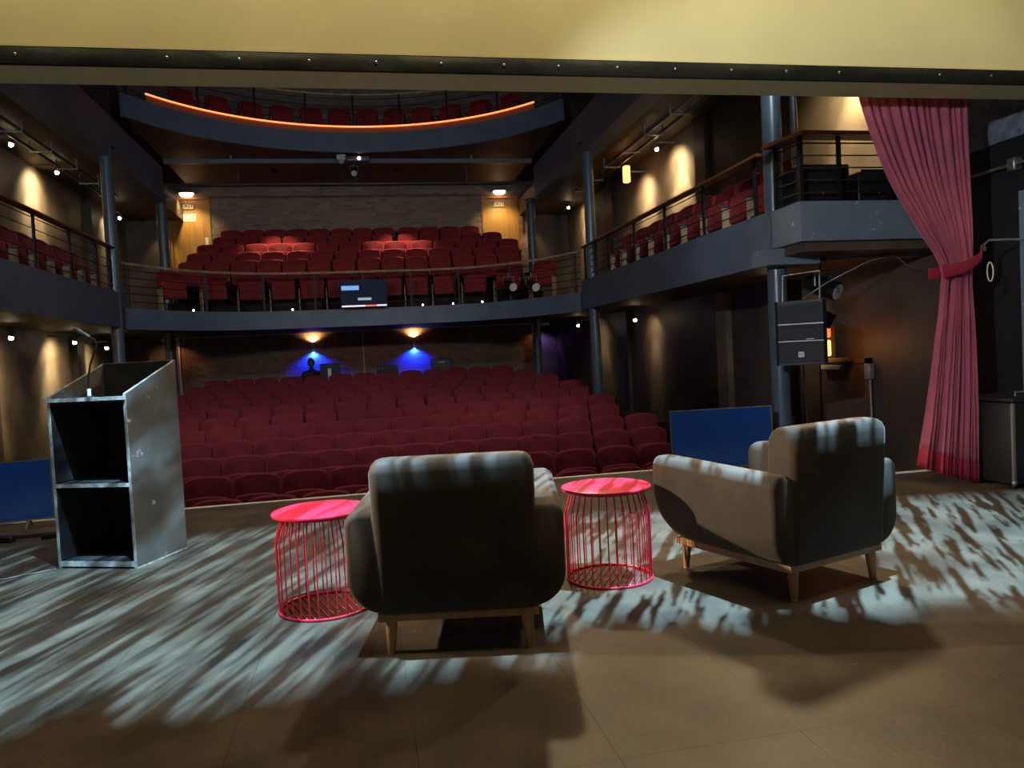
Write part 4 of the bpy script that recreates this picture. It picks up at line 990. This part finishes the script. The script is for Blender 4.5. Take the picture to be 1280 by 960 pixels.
MB().cyl((0, 0, 0.02), (0, 0, 0.32), 0.03, n=10).build('post', 'grey_steel', st)
MB().cyl((0, 0, 0.0), (0, 0, 0.02), 0.20, n=20).build('base', 'black_plastic', st)

# ================================================================== pipe across the hall with projector, circle screen, lanterns
pb = thing('lighting_bar', 'blue-grey lighting bar spanning the hall under the upper circle', 'lighting bar', (0, 17.45, 5.66))
MB().box(XL, XR, -0.05, 0.05, -0.045, 0.045).build('bar', 'pipe_grey', pb)
MB().cyl((XL, 0.9, -0.28), (XR, 0.9, -0.28), 0.022, n=8).build('lower_pipe', 'pipe_grey', pb)
for x in (-2.5, 0.1, 2.7): MB().box(x - 0.02, x + 0.02, -0.02, 0.02, 0.045, 0.14).build('hanger', 'pipe_grey', pb)
for x in (-2.5, 0.1, 2.7): MB().cyl((x, 0.9, -0.28), (x, 0.9, 0.14), 0.012, n=6).build('hanger', 'pipe_grey', pb)
p = ray_at(442, 203, 1, 17.3)
o = thing('projector', 'white ceiling projector clamped to the lighting bar', 'projector', (p.x, 17.32, 5.66))
MB().rbox(-0.36, -0.16, -0.10, 0.06, -0.02, 0.10, 0.02, 2).build('camera_head', 'white_plastic', o)
MB().rbox(-0.14, 0.34, -0.13, 0.06, -0.05, 0.05, 0.015, 2).build('casing', 'pipe_grey', o)
MB().cyl((-0.26, -0.14, -0.06), (-0.26, -0.10, -0.06), 0.055, n=14).build('lens_ring', 'steel', o)
MB().sphere((0.12, -0.145, 0.0), 0.035, 10, 6).build('indicator', 'white_glow', o)
MB().tube([(-0.2, -0.1, 0.05), (-0.1, -0.15, 0.0), (0.0, -0.14, 0.07), (0.05, -0.1, 0.02)], 0.008, 6).build('lead', 'black_plastic', o)
p = ray_at(443, 224, 1, 17.3)
lantern('stage_lantern', 'black stage lantern hanging below the ceiling projector', (p.x, 17.45, 5.44), 0.0, 0.5, 0.9)
# circle screen
p0 = ray_at(424, 350, 1, 15.98); p1 = ray_at(485, 383, 1, 15.98); zt = p0.z
o = thing('circle_screen', 'flat screen showing a desktop, fixed to the middle of the circle railing', 'screen', ((p0.x + p1.x) / 2, 16.02, p1.z))
cw, chh = (p1.x - p0.x), (zt - p1.z)
MB().rbox(-cw / 2, cw / 2, 0.0, 0.05, 0, chh, 0.006, 1).build('casing', 'black_plastic', o)
MB().box(-cw / 2 + 0.01, cw / 2 - 0.01, -0.003, 0.0, 0.012, chh - 0.01).build('display', 'screen_navy', o)
MB().box(-cw / 2 + 0.03, -cw / 2 + 0.38, -0.005, -0.003, chh - 0.21, chh - 0.12).build('window_graphic', 'screen_window', o)
MB().box(-cw / 2 + 0.35, -cw / 2 + 0.62, -0.005, -0.003, chh - 0.42, chh - 0.37).build('button_graphic', 'screen_button', o)
MB().box(-cw / 2 + 0.02, cw / 2 - 0.45, -0.005, -0.003, 0.018, 0.050).build('taskbar_graphic', 'screen_bar', o)
MB().box(cw / 2 - 0.45, cw / 2 - 0.22, -0.005, -0.003, 0.018, 0.050).build('taskbar_graphic', 'screen_red', o)
MB().box(cw / 2 - 0.22, cw / 2 - 0.02, -0.005, -0.003, 0.018, 0.050).build('taskbar_graphic', 'screen_bar', o)
MB().box(-0.04, 0.04, 0.05, 0.26, chh * 0.3, chh * 0.3 + 0.05).build('bracket', 'grey_steel', o)
# lanterns clamped to the circle front
for px, lab in ((636, 'black lantern clamped to the circle railing nearest the corner column'), (664, 'second black lantern in the cluster on the circle railing')):
    q = ray_at(px, 356, 1, 15.5 if px == 636 else 14.95); lantern('stage_lantern', lab, tuple(q), 0.3, 0.35, 1.2)
# small footlights along the curved circle front
for k, px in enumerate((204, 260, 333, 365, 530, 566, 598)):
    s = (ray_at(px, 384, 1, 16.0).x - XC) / HALF
    if abs(s) > 0.98: continue
    q = pts_curve(curve_low, 2, 0.30, s - 0.001, s + 0.001)[1]
    o = thing('step_light', 'tiny white step light at the feet of the front circle row', 'lamp', (q.x, q.y, 2.25), 0, 'step lights along the circle front')
    MB().box(-0.03, 0.03, -0.02, 0.02, 0, 0.12).build('post', 'black_plastic', o)
    MB().sphere((0, -0.02, 0.135), 0.020, 8, 6).build('lens', 'white_glow', o)
